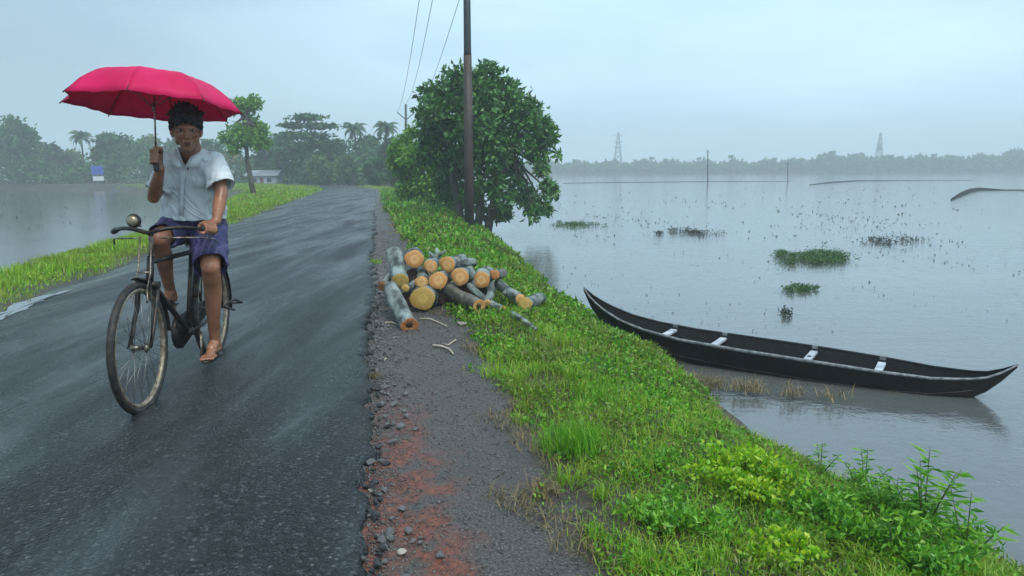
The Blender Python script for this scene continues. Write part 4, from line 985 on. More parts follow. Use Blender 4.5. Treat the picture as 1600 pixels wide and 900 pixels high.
tuft(onbank(930, 620), .12, 200, 'rounded grass tuft above the tall bright one', 'tuft')
tuft(onbank(585, 590), .06, 80, 'small yellowish weed tuft growing at the broken asphalt edge', 'dry_grass', .9, .03)
tuft(onbank(585, 412), .12, 120, 'small green tuft left of the log heap by the asphalt', 'grass', .9, .06)
tuft(onbank(1028, 545), .16, 110, 'grey green tuft in front of the left end of the canoe', 'dry_grass', 1.0, .07)

# ================================================================== CANOE
def canoe():
    A = U(912, 450, 7.75); Bp = U(1590, 571, 5.70); t = thing('canoe', ((A + Bp) / 2).to_2d().to_3d() + Vector((0, 0, WZ)), 'long black tarred wooden canoe moored against the grassy bank', 'canoe')
    K = 40; ax = (Bp - A).to_2d(); L_ = ax.length; ax = ax.normalized(); pr = Vector((-ax.y, ax.x)) * -1     # pr: towards the camera side
    if pr.y > 0: pr = -pr
    sx_ = [0, .03, .07, .13, .2, .3, .45, .6, .75, .85, .92, .96, 1]
    gz_ = [A.z, -.085, -.17, -.26, -.315, -.36, -.385, -.405, -.43, -.445, -.43, -.40, Bp.z]
    wz_ = [.004, .055, .105, .165, .215, .265, .29, .29, .265, .205, .135, .08, .004]
    kz_ = [A.z - .03, -.22, -.36, -.50, -.60, -.68, -.72, -.74, -.74, -.70, -.62, -.52, Bp.z - .02]
    outer = []; inner = []; rimo = []; 
    def ctr(s, w_): 
        p = A.to_2d() + ax * L_ * s; return Vector((p.x, p.y, 0))
    pr3 = Vector((pr.x, pr.y, 0)); sec_o = []; sec_i = []; gun = {1: [], -1: []}
    for i in range(K + 1):
        s = i / K; g = interp(s, sx_, gz_); w_ = interp(s, sx_, wz_); kz = interp(s, sx_, kz_); c = ctr(s, w_); d = g - kz
        ro = []; ri = []
        for j in range(13):
            a = -1 + 2 * j / 12; y = math.copysign(abs(a) ** .75, a) ; zf = abs(a) ** 2.4
            ro.append(c + pr3 * (w_ * y * (1 - .02)) + Vector((0, 0, kz + d * zf)))
            ri.append(c + pr3 * (max(.0, w_ - .022) * y) + Vector((0, 0, kz + min(.03, d * .3) + (d - min(.03, d * .3)) * zf - .002)))
        sec_o.append(ro); sec_i.append(ri); gun[1].append(ro[-1] ); gun[-1].append(ro[0])
    mb = MB(); mb.loft(sec_o, close=False); hull = mb.build('hull', M['tarred'], t)
    mb = MB(); mb.loft(sec_i, close=False); mb.build('inner_hull', M['tarred'], t)
    for sd_ in (1, -1):
        mb = MB(); mb.tube([p + Vector((0, 0, .004)) for p in gun[sd_]], [.006 + .010 * math.sin(math.pi * i / K) ** .5 for i in range(K + 1)], 8); mb.build('gunwale', M['rim_wood'] if sd_ == 1 else M['tarred'], t)
    for s in (.245, .375, .595, .745):
        g = interp(s, sx_, gz_); w_ = interp(s, sx_, wz_); c = ctr(s, w_); mb = MB(); rot = Matrix.Rotation(math.atan2(ax.y, ax.x), 3, 'Z')
        mb.box(c + Vector((0, 0, g - .035)), (.062, 2 * w_ - .10, .022), rot); th = mb.build('thwart', M['pale_wood'], t, smooth=False)
        if s == .595:
            mb = MB(); mb.box(c + Vector((0, 0, g - .0225)), (.035, .05, .003), rot); mb.build('socket', M['tarred'], th, smooth=False)
        mb = MB(); mb.box(c - pr3 * (w_ + .0) + Vector((0, 0, g + .004)), (.05, .05, .03), rot); mb.build('cleat', M['rim_wood'], th, smooth=False)
    for j in (2, 10):
        mb = MB(); mb.tube([q[j].lerp(q[j - 1 if j < 6 else j + 1], .3) for q in sec_o[3:-3]], .0045, 6); mb.build('plank_seam', M['rim_wood'] if False else M['seam'], hull)
    for i in range(2, K - 1, 2):
        mb = MB(); mb.tube([p + Vector((0, 0, .004)) for p in sec_i[i][1:-1]], .009, 6); mb.build('rib', M['tarred'], t)
canoe()
# pale mooring pole lying between the canoe and the bank
# ================================================================== BICYCLE (local x forward, y rider's left, z up)
BF = U(208, 640, 3.80); 
FR = Vector((-1.985, 3.82, 0)); RR = Vector((-2.075, 5.0, 0)); fw = (FR - RR).normalized(); LEAN = R(-1.0)
bike_m = Matrix((( fw.x, -fw.y, 0), (fw.y, fw.x, 0), (0, 0, 1)))     # columns: forward, left
bike = thing('bicycle', RR.lerp(FR, .435), 'old black roadster bicycle with muddy wheels on the wet road', 'bicycle'); bike.rotation_euler = (0, 0, math.atan2(fw.y, fw.x))
BO = RR.lerp(FR, .435); WR = .353
XR, XF = -.515, .668
def bl2w(p): p = Vector(p); return BO + fw * p.x + Vector((-fw.y, fw.x, 0)) * p.y + Vector((0, 0, p.z))
def w2bl(p): d = Vector(p) - BO; return Vector((d.dot(fw), d.dot(Vector((-fw.y, fw.x, 0))), d.z))
def bpart(mb, name, m, parent=None, smooth=True): return put(name, mb.mesh(name, m, smooth=smooth), parent or bike)
def wheel(x, rear=False):
    c = Vector((x, 0, WR)); mb = MB(); mb.ring(c, (0, 1, 0), WR - .019, .0195, 72, 10); ty = bpart(mb, 'tyre', M['tyre'])
    mb = MB(); mb.ring(c, (0, 1, 0), WR - .044, .013, 72, 8, squash=1.15); bpart(mb, 'rim', M['rim'])
    mb = MB(); mb.tube([c + Vector((0, -.05, 0)), c + Vector((0, -.035, 0)), c + Vector((0, -.034, 0)), c + Vector((0, .034, 0)), c + Vector((0, .035, 0)), c + Vector((0, .05, 0))], [.012, .028, .014, .014, .028, .012], 12); bpart(mb, 'hub', M['chrome'])
    mb = MB()
    for i in range(32):
        a = 2 * math.pi * i / 32; s_ = 1 if i % 2 else -1; h = a + s_ * .9 * (1 if (i // 2) % 2 else -1)
        mb.tube([c + Vector((math.cos(h) * .025, s_ * .033, math.sin(h) * .025)), c + Vector((math.cos(a) * (WR - .055), s_ * .004, math.sin(a) * (WR - .055)))], .0016, 4)
    bpart(mb, 'spokes', M['spoke'])
wheel(XF); wheel(XR, True)
def fender(x, a0, a1, name):
    mb = MB(); rings = []
    for i in range(25):
        a = ln(a0, a1, i / 24); d = Vector((math.cos(a), 0, math.sin(a))); c = Vector((x, 0, WR))
        rings.append([c + d * (WR + .020 - .012 * abs(k) ** 2) + Vector((0, k * .030, 0)) for k in (-1, -.6, 0, .6, 1)] + [c + d * (WR + .023 - .012 * abs(k) ** 2) + Vector((0, k * .031, 0)) for k in (1, .6, 0, -.6, -1)])
    mb.loft(rings, cap=True); bpart(mb, name, M['frame'])
fender(XF, R(95), R(178), 'mudguard'); fender(XR, R(20), R(192), 'mudguard')
HB = Vector((.475, 0, .665)); HT = Vector((.425, 0, .815)); BB = Vector((-.045, 0, .285)); SC = Vector((-.205, 0, .77)); RA = Vector((XR, 0, WR)); FA = Vector((XF, 0, WR))
mb = MB(); mb.tube([BB, SC], .0155, 12); mb.tube([SC, HT + (HB - HT) * .2], .0155, 12); mb.tube([BB, HB + (HT - HB) * .15], .017, 12); mb.tube([HB, HT], .020, 12)
mb.tube([BB + Vector((0, -.035, 0)), BB + Vector((0, .035, 0))], .024, 12)
for s_ in (-1, 1):
    mb.tube([BB + Vector((-.02, s_ * .02, 0)), Vector((-.2, s_ * .045, .30)), RA + Vector((0, s_ * .06, 0))], .010, 8); mb.tube([SC + Vector((0, s_ * .012, 0)), Vector((-.3, s_ * .04, .66)), RA + Vector((0, s_ * .06, 0))], .0085, 8)
fr_ = bpart(mb, 'frame', M['frame'])
mb = MB(); mb.box(HB + Vector((.01, 0, .0)), (.05, .11, .03))
for s_ in (-1, 1):
    mb.tube([HB + Vector((.01, s_ * .048, 0)), Vector((.53, s_ * .05, .56)), Vector((.60, s_ * .052, .44)), FA + Vector((0, s_ * .056, 0))], [.014, .013, .011, .009], 10)
bpart(mb, 'fork', M['frame'])
# stirrup brake with its rods
mb = MB()
for s_ in (-1, 1):
    mb.tube([Vector((.47, s_ * .028, .93)), Vector((.53, s_ * .034, .74)), Vector((.60, s_ * .036, .66))], .004, 6); mb.tube([Vector((.60, s_ * .036, .66)), Vector((.61, s_ * .038, .60)), Vector((.615, s_ * .036, .585))], .005, 6)
mb.tube([Vector((.53, -.034, .74)), Vector((.53, .034, .74))], .0045, 6); bpart(mb, 'brake_rods', M['chrome'])
# lamp bracket / front stays
mb = MB()
for s_ in (-1, 1): mb.tube([Vector((XF, s_ * .058, WR)), Vector((XF - .09, s_ * .045, WR + .20)), Vector((XF - .12, s_ * .036, WR + .345))], .0035, 5)
bpart(mb, 'mudguard_stay', M['frame'])
# handlebar
mb = MB(); HS = Vector((.395, 0, .935)); mb.tube([HT, HS], .012, 10); mb.tube([HS, HS + Vector((.03, 0, .01))], .014, 10); bpart(mb, 'stem', M['chrome'])
hb = []
for k in range(-10, 11):
    f = k / 10; y = .265 * f; x = .43 - .20 * abs(f) ** 2.2; z = .945 + .025 * math.sin(abs(f) * math.pi) ; hb.append(Vector((x, y, z)))
mb = MB(); mb.tube(hb, .0115, 10); bar = bpart(mb, 'handlebar', M['frame'])
for s_ in (-1, 1):
    e = hb[0] if s_ < 0 else hb[-1]; d = (hb[0] - hb[1]) if s_ < 0 else (hb[-1] - hb[-2]); d.normalize()
    mb = MB(); mb.tube([e - d * .055, e - d * .05, e + d * .05, e + d * .055], [.013, .0165, .0165, .012], 12); put('grip', mb.mesh('grip', M['rubber']), bar)
    mb = MB(); q = e - d * .03; mb.tube([hb[10] + Vector((.0, s_ * .06, -.028)), q + Vector((.03, 0, -.045)), e + d * .03 + Vector((.015, 0, -.05)), e + d * .06 + Vector((.0, s_ * .0, -.075))], .0048, 6); put('brake_lever', mb.mesh('brake_lever', M['chrome']), bar)
# round bell / dome lamp near the rider's right grip
mb = MB(); bc = w2bl(U(209, 345, 4.12)); mb.ball(bc, (.030, .040, .040)); bpart(mb, 'headlamp', M['rubber'])
mb = MB(); mb.ball(bc + Vector((.018, 0, 0)), (.018, .030, .030)); mb.tube([bc, bc + Vector((-.01, .035, -.035))], .006, 6); bpart(mb, 'bell', M['brass'])
# saddle
mb = MB(); rings = []
for i in range(9):
    f = i / 8; x = ln(-.36, -.09, f); w_ = interp(f, [0, .15, .4, .7, 1], [.06, .098, .075, .03, .016]); z = .862 + .012 * (1 - f)
    rings.append([Vector((x, w_ * math.cos(a), z + .022 * math.sin(a) - (.035 * abs(math.cos(a)) ** 3 if math.sin(a) < .3 else 0))) for a in [2 * math.pi * j / 14 for j in range(14)]])
mb.loft(rings, cap=True); sdl = bpart(mb, 'saddle', M['leather'])
mb = MB()
for s_ in (-1, 1):
    mb.ring((-.30, s_ * .045, .82), (0, 0, 1), .018, .004, 16, 6); mb.ring((-.30, s_ * .045, .808), (0, 0, 1), .018, .004, 16, 6); mb.ring((-.30, s_ * .045, .832), (0, 0, 1), .018, .004, 16, 6)
    mb.tube([Vector((-.11, s_ * .012, .845)), Vector((-.22, s_ * .03, .80)), Vector((-.32, s_ * .045, .80))], .004, 6)
put('saddle_spring', mb.mesh('saddle_spring', M['chrome']), sdl)
mb = MB(); mb.tube([SC, Vector((-.228, 0, .85))], .0125, 10); bpart(mb, 'seat_post', M['chrome'])
# chain case, chainwheel, cranks, pedals
mb = MB(); yc = -.052; rings = []
cc = [(BB.x, .285, .105), (XR, WR, .055)]
ol = []
for j in range(28):
    a = 2 * math.pi * j / 28; c = cc[0] if math.cos(a) > -.05 else cc[1]; ol.append((c[0] + c[2] * math.cos(a), c[1] + c[2] * math.sin(a)))
mb.loft([[Vector((x, yc + dy, z)) for x, z in ol] for dy in (-.014, .014)], cap=True); bpart(mb, 'chain_case', M['frame'])
crank_d = Vector((.26, 0, -.965)).normalized() * .165      # rider's left crank, low
for s_ in (1, -1):
    e = BB + crank_d * s_ + Vector((0, s_ * .085, 0)); mb = MB(); mb.tube([BB + Vector((0, s_ * .075, 0)), e], .0095, 8); cr_ = bpart(mb, 'crank', M['chrome'])
    mb = MB(); pc = e + Vector((0, s_ * .055, 0)); mb.box(pc + Vector((.03, 0, 0)), (.024, .085, .022)); mb.box(pc + Vector((-.03, 0, 0)), (.024, .085, .022)); mb.tube([e, e + Vector((0, s_ * .1, 0))], .007, 8); mb.box(pc + Vector((0, s_ * .04, 0)), (.07, .005, .018)); put('pedal', mb.mesh('pedal', M['rubber'], smooth=False), cr_)
    if s_ == 1: PL = bl2w(pc)
    else: PR = bl2w(pc)
# rear carrier and stand
mb = MB()
for s_ in (-1, 1):
    mb.tube([Vector((-.30, s_ * .06, .76)), Vector((-.72, s_ * .065, .76)), Vector((-.74, s_ * .03, .76))], .006, 6); mb.tube([RA + Vector((0, s_ * .072, 0)), Vector((-.60, s_ * .065, .76))], .005, 6); mb.tube([RA + Vector((0, s_ * .072, 0)), Vector((-.45, s_ * .065, .76))], .005, 6)
for x in (-.36, -.45, -.54, -.63, -.72): mb.tube([Vector((x, -.062, .762)), Vector((x, .062, .762))], .005, 6)
mb.box((-.66, 0, .785), (.02, .12, .05)); bpart(mb, 'carrier', M['frame'])
mb = MB()
for s_ in (-1, 1): mb.tube([RA + Vector((0, s_ * .075, 0)), RA + Vector((-.19, s_ * .095, .02)), RA + Vector((-.33, s_ * .11, -.03))], .008, 6)
mb.tube([RA + Vector((-.33, -.11, -.03)), RA + Vector((-.33, .11, -.03))], .008, 6); mb.tube([RA + Vector((0, .075, 0)), RA + Vector((.02, .16, -.02))], .008, 6); bpart(mb, 'stand', M['frame'])

# ================================================================== UMBRELLA
hand_r = U(243, 246, 4.23)
ucen = U(237, 152, 4.30); uax = Vector((.05, .10, 1)).normalized()
uax = (Vector((.045, -.0, 1)) + Vector((0, .13, 0))).normalized()
UR, UH = .478, .225
uapex = U(240, 113, 4.32); ubase = hand_r - Vector((0, 0, .05))
uax = Vector((.035, .118, 1)).normalized()
umb = thing('umbrella', ubase, 'bright crimson umbrella held open over the cyclist', 'umbrella')
ea = uax.cross(Vector((0, 1, 0))).normalized(); eb = uax.cross(ea)
prof = [(0, 0), (.15, -.004), (.35, -.014), (.52, -.024), (.68, -.056), (.84, -.115), (1.0, -.200)]
def upt(f, ang, sag=0):
    h = interp(f, [p[0] for p in prof], [p[1] for p in prof]); return uapex + (ea * math.cos(ang) + eb * math.sin(ang)) * UR * f + uax * (h + sag)
mb = MB(); fs_ = [.0, .08, .16, .25, .35, .45, .55, .65, .75, .84, .92, 1.0]; sub = 10; rot0 = R(11)
for k in range(8):
    a0 = rot0 + k * math.pi / 4; a1 = a0 + math.pi / 4; rings = []
    for f in fs_:
        p, q = upt(f, a0), upt(f, a1); r_ = []
        for j in range(sub + 1):
            g = j / sub; pt = p.lerp(q, g); cen = uapex + uax * (pt - uapex).dot(uax); w_ = math.sin(math.pi * g)
            dr = (pt - cen).normalized() if (pt - cen).length > 1e-5 else Vector()
            wr_ = .0035 * math.sin(g * 17 + k * 2 + f * 5) * f * w_
            r_.append(pt - uax * (.002 * w_ * math.sin(math.pi * min(1, f * .9)) + wr_) + dr * (-.030 * w_ * max(0, (f - .7) / .3) ** 1.3))
        rings.append(r_)
    mb.loft(rings, close=False)
can = mb.build('canopy', M['canopy'], umb); sm = can.modifiers.new('thick', 'SOLIDIFY'); sm.thickness = .0012
for k in range(8):
    a = rot0 + k * math.pi / 4; mb = MB(); pts = [upt(f, a) - uax * .006 for f in (.03, .2, .35, .52, .68, .84, 1.0)]; pts[-1] = upt(1.0, a) + uax * .002
    mb.tube(pts, .0022, 6); rb = mb.build('rib', M['rubber'], umb)
    mb = MB(); mb.tube([uapex - uax * .20, upt(.48, a) - uax * .012], .0019, 5); mb.build('stretcher', M['spoke'], rb)
    mb = MB(); d = (upt(1.0, a) - upt(.92, a)).normalized(); mb.tube([upt(1.0, a), upt(1.0, a) + d * (.03 if k == 4 else .010)], .004, 6); mb.build('rib_tip', M['rubber'], rb)
mb = MB(); mb.tube([ubase + (uapex - ubase) * .12, uapex + uax * .012], .0048, 10); mb.tube([uapex - uax * .22, uapex - uax * .17], .009, 10); mb.build('shaft', M['chrome'], umb)
mb = MB(); sh = (uapex - ubase).normalized(); mb.tube([ubase - sh * .03, ubase - sh * .02, ubase + sh * .07, ubase + sh * .085], [.011, .015, .014, .008], 12); mb.build('handle', M['rubber'], umb)
mb = MB(); mb.tube([uapex + uax * .0, uapex + uax * .012, uapex + uax * .02], [.012, .008, .004], 8); mb.build('finial', M['rubber'], umb)

# ================================================================== THE CYCLIST
def fist(mb, c, axis, outd, size=1.0, thumb_up=1):
    """fingers closed round a rod through c along axis; outd points from the rod to the back of the hand"""
    axis = axis.normalized(); outd = (outd - axis * outd.dot(axis)).normalized(); side = axis.cross(outd) * thumb_up
    for i, (h, l) in enumerate(((.033, .95), (.012, 1.0), (-.009, .96), (-.029, .85))):
        r = .0235 * size; pts = []
        for a in (95, 55, 15, -30, -75, -115): 
            q = R(a * l if a < 0 else a); pts.append(c + axis * h * size + (outd * math.sin(q) + side * math.cos(q)) * (r + (.012 if a > 80 else 0)))
        mb.limb([pts[0], pts[1], pts[2], pts[3], pts[4], pts[5]], [.0105 * size, .0102 * size, .0095 * size, .009 * size, .0085 * size, .0075 * size], 10)
    pc = c + outd * .030 * size - side * .012 * size
    mb.ball(pc, (.046 * size, .034 * size, .020 * size), Matrix((axis, side, outd)).transposed())
    tb_ = c + outd * .02 * size - side * .03 * size + axis * .03 * size; mb.limb([pc - side * .015 * size, tb_, c - side * .026 * size + axis * .045 * size - outd * .01 * size, c - outd * .026 * size + axis * .048 * size + side * .008 * size], [.017 * size, .015 * size, .0115 * size, .0095 * size], 10)
    return pc - side * .03 * size
J = {}
J['head'] = U(291, 203, 4.34); J['neck'] = U(297, 243, 4.47); J['shR'] = U(266, 252, 4.50); J['shL'] = U(336, 252, 4.50)
J['elR'] = U(240, 308, 4.40); J['elL'] = U(346, 301, 4.42); J['pelvis'] = U(304, 350, 4.74)
J['hipR'] = J['pelvis'] + Vector((-.085, 0, -.01)); J['hipL'] = J['pelvis'] + Vector((.085, 0, -.01))
J['knR'] = U(247, 373, 4.36); J['knL'] = U(329, 418, 4.40)
J['anR'] = PR + Vector((.0, .075, .085)); J['anL'] = PL + Vector((.0, .08, .085))
grL = bl2w(hb[-1]); grip_dir = (bl2w(hb[-1]) - bl2w(hb[-2])).normalized()
per = thing('person', Vector((J['pelvis'].x, J['pelvis'].y, 0)), 'person in pale shirt and purple checked shorts riding a bicycle one handed under an umbrella', 'person')
mb = MB(); LB = mb.limb
# arms
wrR = hand_r + Vector((.004, .035, -.062)); fist(mb, hand_r, (uapex - ubase), Vector((-.55, .7, 0)), 1.06, 1)
LB([J['shR'], J['shR'].lerp(J['elR'], .5), J['elR']], [.050, .043, .037]); LB([J['elR'], J['elR'].lerp(wrR, .35), wrR, hand_r + Vector((-.006, .03, -.02))], [.037, .039, .026, .027])
fist(mb, grL - grip_dir * .005, grip_dir * -1, Vector((.0, .35, 1)), 1.06, -1)
wrL = grL + Vector((.02, .055, .045)); LB([J['shL'], J['shL'].lerp(J['elL'], .5), J['elL']], [.050, .043, .037]); LB([J['elL'], J['elL'].lerp(wrL, .35), wrL, grL + Vector((.0, .02, .03))], [.037, .039, .027, .026])
# torso and neck
ch = (J['shR'] + J['shL']) / 2
mb.ball(J['pelvis'] + Vector((0, 0, .0)), (.15, .115, .12)); mb.ball(J['pelvis'].lerp(ch, .4), (.135, .10, .16)); mb.ball(J['pelvis'].lerp(ch, .8) , (.155, .10, .15)); LB([J['shR'] + Vector((.01, 0, -.01)), ch + Vector((0, 0, .0)), J['shL'] + Vector((-.01, 0, -.01))], [.045, .055, .045])
LB([ch + Vector((0, 0, .02)), J['head'] + Vector((0, .035, -.07))], [.062, .056])
# legs
def leg(h, k, a, out):
    LB([h, h.lerp(k, .5), k], [.088, .074, .056]); c = k.lerp(a, .33) + Vector((0, .018, 0)); LB([k, c, k.lerp(a, .7), a], [.055, .053, .038, .032])
    f = Vector((0, -1, 0)); heel = a + Vector((0, .035, -.055)); ball_ = a + Vector((.0 + out * .012, -.13, -.07)); LB([a, heel], [.034, .028]); LB([heel, a + Vector((0, -.05, -.045)), ball_], [.027, .032, .024])
    LB([a, a + Vector((0, -.06, -.035))], [.034, .030])
    for i in range(5):
        o = (i - 2) * .0155; l = (.048 - .006 * i) ; b = ball_ + Vector((-out * o * 1.0, .0, -.001)); b = ball_ + Vector((out * (i - 2) * .0165, .0, .0)); LB([b + Vector((0, .02, .002)), b + Vector((0, -l * .6, 0)), b + Vector((0, -l, -.008))], [.013 if i == 0 else .0105, .0125 if i == 0 else .009, .011 if i == 0 else .008], 8)
    mb.ball(k + Vector((0, -.012, 0)), (.050, .045, .052))
leg(J['hipR'], J['knR'], J['anR'], -1); leg(J['hipL'], J['knL'], J['anL'], 1)
# head (faces the camera, bowed a little and turned towards the lens)
HR = Matrix.Rotation(R(24), 3, 'Z') @ Matrix.Rotation(R(8), 3, 'X'); hc = J['head']
def hp(x, y, z): return hc + HR @ Vector((x, y, z))     # y negative = forward
def he(c, r, rot=None): mb.ball(hp(*c), r, HR if rot is None else HR @ rot, 20, 14)
he((0, .015, .035), (.078, .096, .088)); he((0, -.012, -.02), (.062, .078, .085)); he((0, -.028, -.080), (.040, .050, .036)); he((0, -.055, -.098), (.024, .022, .020))
he((0, -.088, .022), (.052, .016, .014)); he((0, -.098, -.012), (.012, .018, .030), Matrix.Rotation(R(-18), 3, 'X')); he((0, -.110, -.030), (.016, .014, .011)); he((.016, -.098, -.032), (.010, .012, .009)); he((-.016, -.098, -.032), (.010, .012, .009))
he((.042, -.062, -.022), (.024, .022, .022)); he((-.042, -.062, -.022), (.024, .022, .022)); he((0, -.082, -.062), (.026, .014, .009)); he((0, -.080, -.073), (.022, .014, .009)); he((.050, .0, -.045), (.018, .042, .042)); he((-.050, .0, -.045), (.018, .042, .042))
for s_ in (-1, 1): he((s_ * .079, .008, -.005), (.010, .022, .034), Matrix.Rotation(R(s_ * -14), 3, 'Z')); he((s_ * .076, .002, -.028), (.008, .012, .014))
body = fuse(mb, 'body', [M['skin'], M['eye'], M['iris'], M['lip']], .0052, 3)
em = MB(); 
for s_ in (-1, 1):
    em.ball(hp(s_ * .031, -.078, .004), (.0145, .011, .0085), HR, mi=1); em.ball(hp(s_ * .031, -.0865, .004), (.006, .004, .006), HR, mi=2)
em.ball(hp(0, -.0945, -.0635), (.021, .005, .0045), HR, mi=3); em.ball(hp(0, -.0925, -.071), (.018, .005, .005), HR, mi=3)
# merge eyes into the one body mesh
import bmesh
bm = bmesh.new(); bm.from_mesh(body); tmp = em.mesh('tmp', [M['skin'], M['eye'], M['iris'], M['lip']]); bm.from_mesh(tmp); bm.to_mesh(body); bm.free(); bpy.data.meshes.remove(tmp)
bo = put('body', shift(body, per.location), per)
# hair: tousled cap
mb = MB(); mb.ball(hp(0, .022, .048), (.088, .103, .086), HR, 20, 14); mb.ball(hp(0, .045, -.005), (.080, .075, .085), HR)
cutter = []
for i in range(90):
    th = random.uniform(0, 2 * math.pi); ph = random.uniform(.0, 1.25); d = Vector((math.sin(ph) * math.cos(th) * .086, math.sin(ph) * math.sin(th) * .102 + .02, math.cos(ph) * .086 + .046))
    if d.y < -.045 and d.z < .05: continue
    tip = d * 1.0 + Vector((random.uniform(-.022, .022), random.uniform(-.02, .02), random.uniform(-.004, .016))) + d.normalized() * random.uniform(.006, .02)
    mb.limb([hc + HR @ d, hc + HR @ tip], [.014, .005], 6)
for i in range(16):                     # fringe over the forehead
    x = ln(-.068, .07, i / 15); mb.limb([hp(x, -.062 - .02 * (1 - (x / .075) ** 2), .098 - abs(x) * .35), hp(x + random.uniform(-.012, .012), -.082 - .018 * (1 - (x / .075) ** 2), .058 - abs(x) * .25 + random.uniform(-.012, .008))], [.014, .0065], 6)
for s_ in (-1, 1): mb.limb([hp(s_ * .08, -.02, .05), hp(s_ * .083, -.028, .005)], [.016, .008], 6)
# keep the face free: hair ball must not cover it (ball sits behind the brow)
hm = fuse(mb, 'hair', [M['hair']], .005, 1, disp=lambda c: .0025 * np.sin(c[:, 0] * 260 + 3 * np.sin(c[:, 2] * 90)) )
put('hair', shift(hm, per.location), per)

# shirt: torso tube, yoke, sleeves -> one cloth shell
def ell(c, a, b, n=40, tilt=0, amp=0, ph=0, fr=5):
    out = []
    for j in range(n):
        g = 2 * math.pi * j / n; k = 1 + amp * math.sin(fr * g + ph) + amp * .5 * math.sin((fr * 2 + 1) * g + ph * 1.7); out.append(Vector((c.x + a * k * math.cos(g), c.y + b * k * math.sin(g), c.z + tilt * math.sin(g))))
    return out
def shell_loft(mb, rings, th=.007):
    n = len(rings[0]); K = len(rings); ins_ = []
    for r_ in rings:
        c = sum(r_, Vector()) / n; ins_.append([p - (p - c).normalized() * th for p in r_])
    allr = rings + ins_[::-1]; vs_ = [p for r_ in allr for p in r_]; fs = []
    for i in range(len(allr)):
        i2 = (i + 1) % len(allr)
        for j in range(n): j2 = (j + 1) % n; fs.append((i * n + j, i * n + j2, i2 * n + j2, i2 * n + j))
    mb.add(vs_, fs)
mb = MB()
sp = [U(303, 343, 4.66), U(303, 325, 4.64), U(303, 302, 4.60), U(302, 280, 4.56), U(301, 262, 4.52), U(300, 250, 4.49), U(299, 242, 4.475), U(298, 232, 4.465)]
ab = [(.198, .155), (.192, .148), (.182, .138), (.180, .130), (.184, .118), (.172, .104), (.125, .088), (.074, .070)]
shell_loft(mb, [ell(c, a, b, 44, .0, .028 * (1 - i / 8), i * .9, 6) for i, (c, (a, b)) in enumerate(zip(sp, ab))], .007)
def sleeve(sh_, el, end_f, r0, r1, flare):
    rings = []; d = (el - sh_).normalized(); a = d.cross(Vector((0, 1, 0))).normalized(); b = d.cross(a)
    for i in range(8):
        f = i / 7; c = sh_.lerp(el, -.12 + (end_f + .12) * f); r = ln(r0, r1, f)
        rings.append([c + (a * math.cos(g) + b * math.sin(g)) * r * (1 + .05 * math.sin(3 * g + f * 5) * f) for g in [2 * math.pi * j / 28 for j in range(28)]])
    shell_loft(mb, rings, .006)
sleeve(J['shR'] + Vector((.012, 0, -.0)), J['elR'] + Vector((.0, .02, 0)), .84, .066, .074, 0)
sleeve(J['shL'] + Vector((-.012, 0, -.0)), J['elL'] + Vector((.012, .0, 0)), .80, .068, .082, 0)
def wr(c):
    return (.0045 * np.sin(c[:, 2] * 46 + 5 * np.sin(c[:, 0] * 13) + c[:, 1] * 20) + .003 * np.sin(c[:, 0] * 75 + c[:, 2] * 34)).astype(np.float32)
def wr(c, _w=wr):
    o = _w(c); P0 = U(300, 300, 4.45)
    for (x0, z0, x1, z1, dp) in ((-.13, .03, .03, -.17, .010), (-.10, .12, .00, -.12, .006), (.13, .08, .05, -.16, .007), (.16, .0, .10, -.17, .007), (-.16, -.06, -.06, -.18, .006), (.02, .10, .07, -.02, .004)):
        ax_ = np.array([P0.x + x0, P0.z + z0]); dx = np.array([x1 - x0, z1 - z0]); ll = np.linalg.norm(dx); dx = dx / ll; q = c[:, [0, 2]] - ax_; t_ = q @ dx; d_ = q[:, 0] * dx[1] - q[:, 1] * dx[0] + .008 * np.sin(t_ * 30)
        o = o + (dp * (-np.exp(-(d_ / .007) ** 2) + .7 * np.exp(-((d_ - .016) / .009) ** 2)) * np.clip(t_ / .03, 0, 1) * np.clip((ll - t_) / .03, 0, 1) * (c[:, 1] < 4.6)).astype(np.float32)
    return o.astype(np.float32)
sm_ = fuse(mb, 'shirt', [M['shirt']], .0045, 3, disp=wr)
cnk = U(298, 240, 4.465); zb_, zt_ = cnk.z - .105, cnk.z + .05
bm = bmesh.new(); bm.from_mesh(sm_)
kill = []
for f_ in bm.faces:
    q = f_.calc_center_median()
    if q.y < cnk.y - .01 and q.z > zb_ and abs(q.x - cnk.x) < .052 * (q.z - zb_) / (zt_ - zb_): kill.append(f_)
bmesh.ops.delete(bm, geom=kill, context='FACES'); bm.to_mesh(sm_); bm.free()
sh_o = put('shirt', shift(sm_, per.location), per)
# collar, placket, buttons, pocket
mb = MB(); cn = U(298, 240, 4.465)
for s_ in (-1, 1):
    pts = [cn + Vector((s_ * .050, .055, .034)), cn + Vector((s_ * .078, 0, .028)), cn + Vector((s_ * .062, -.055, .012)), cn + Vector((s_ * .030, -.092, -.035)), cn + Vector((s_ * .012, -.108, -.075))]
    low = [pts[0] + Vector((s_ * .006, .012, -.03)), pts[1] + Vector((s_ * .022, -.002, -.030)), cn + Vector((s_ * .094, -.062, -.022)), cn + Vector((s_ * .080, -.098, -.075)), cn + Vector((s_ * .016, -.112, -.080))]
    rings = []
    for p, q in zip(pts, low): rings.append([p, q, q + Vector((0, -.004, -.003)), p + Vector((0, -.005, .003))])
    mb.loft(rings, cap=True)
mb.loft([[cn + Vector((x, .062, z)), cn + Vector((x, .072, z))] + [cn + Vector((x, .072, z - .035)), cn + Vector((x, .062, z - .035))] for x, z in ((-.05, .03), (0, .036), (.05, .03))], cap=True)
put('collar', mb.mesh('collar', M['shirt'], per.location), sh_o)
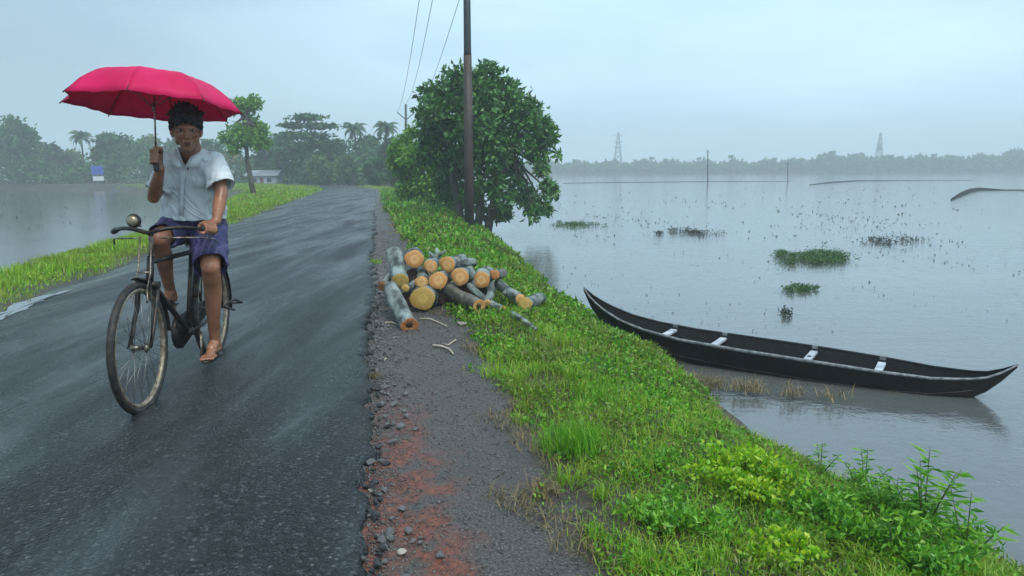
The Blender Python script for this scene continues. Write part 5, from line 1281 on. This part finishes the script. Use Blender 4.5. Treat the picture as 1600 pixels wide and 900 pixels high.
pl = [U(300, y, Y) for y, Y in ((268, 4.54), (278, 4.555), (295, 4.58), (315, 4.62), (334, 4.645))]; fb = [.124, .132, .140, .146, .152]
mb = MB(); mb.loft([[p + Vector((dx, -f - .004 + dz, 0)) for dx, dz in ((-.014, .003), (-.014, -.003), (.014, -.003), (.014, .003))] for p, f in zip(pl, fb)], cap=True); put('placket', mb.mesh('placket', M['shirt'], per.location), sh_o)
for p, f in zip(pl[:4], fb): 
    mb = MB(); mb.ball(p + Vector((0, -f - .010, -.02)), (.006, .003, .006)); put('button', mb.mesh('button', M['button'], per.location), sh_o)
mb = MB(); pcx = U(325, 280, 4.56); mb.box(pcx + Vector((.0, -.108, 0)), (.085, .006, .095), Matrix.Rotation(R(24), 3, 'Z')); put('pocket', mb.mesh('pocket', M['shirt'], per.location), sh_o)
# shorts
mb = MB(); pv = J['pelvis']
shell_loft(mb, [ell(c, a, b, 40, 0, .02, i, 5) for i, (c, a, b) in enumerate([(pv + Vector((0, -.03, .085)), .165, .13), (pv + Vector((0, -.01, .03)), .178, .145), (pv + Vector((0, 0, -.04)), .180, .15)])], .008)
def trouser(h, k, f1, r0, r1, drop=0):
    rings = []; d = (k - h).normalized(); a = d.cross(Vector((0, 0, 1))).normalized(); b = d.cross(a)
    for i in range(9):
        f = i / 8; c = h.lerp(k, -.05 + (f1 + .05) * f) + Vector((0, 0, -drop * f)); r = ln(r0, r1, f)
        rings.append([c + (a * math.cos(g) + b * math.sin(g)) * r * (1 + .045 * math.sin(4 * g + 4 * f) * f) for g in [2 * math.pi * j / 30 for j in range(30)]])
    shell_loft(mb, rings, .007)
trouser(J['hipR'], J['knR'], .86, .115, .084); trouser(J['hipL'], J['knL'], .93, .118, .10, .01)
so = fuse(mb, 'shorts', [M['shorts']], .005, 3, disp=lambda c: (.004 * np.sin(c[:, 0] * 60 + 4 * np.sin(c[:, 2] * 22)) + .003 * np.sin(c[:, 1] * 50 + c[:, 2] * 30)).astype(np.float32))
put('shorts', shift(so, per.location), per)
# sandals
for a_, out in ((J['anR'], -1), (J['anL'], 1)):
    mb = MB(); c0 = a_ + Vector((0, 0, -.099)); ol = []
    for j in range(24):
        g = 2 * math.pi * j / 24; ol.append(Vector((.040 * math.cos(g) * (1.1 if math.sin(g) < 0 else .85), -.055 + .135 * math.sin(g), 0)))
    mb.loft([[c0 + p for p in ol], [c0 + p + Vector((0, 0, .012)) for p in ol]], cap=True); sn = mb.build('sandal', M['leather'], per)
    mb = MB(); 
    for s_ in (-1, 1): mb.tube([c0 + Vector((s_ * .037, -.02, .01)), c0 + Vector((s_ * .026, -.07, .052)), c0 + Vector((0, -.13, .035))], .005, 6)
    mb.build('strap', M['leather'], sn)

# ================================================================== HAZE
mb = MB(); mb.box((0, 270, 13), (990, 680, 31))
hz, t, b = mat('haze'); t.nodes.remove(b); pv_ = nd(t, 'ShaderNodeVolumePrincipled', Density=.0031, Anisotropy=.0)
pv_.inputs['Color'].default_value = (.86, .94, .98, 1); t.links.new(pv_.outputs[0], t.nodes['Material Output'].inputs['Volume'])
tag(mb.build('haze', hz, smooth=False), 'pale blue rain haze over the whole flooded landscape', 'haze', kind='stuff')
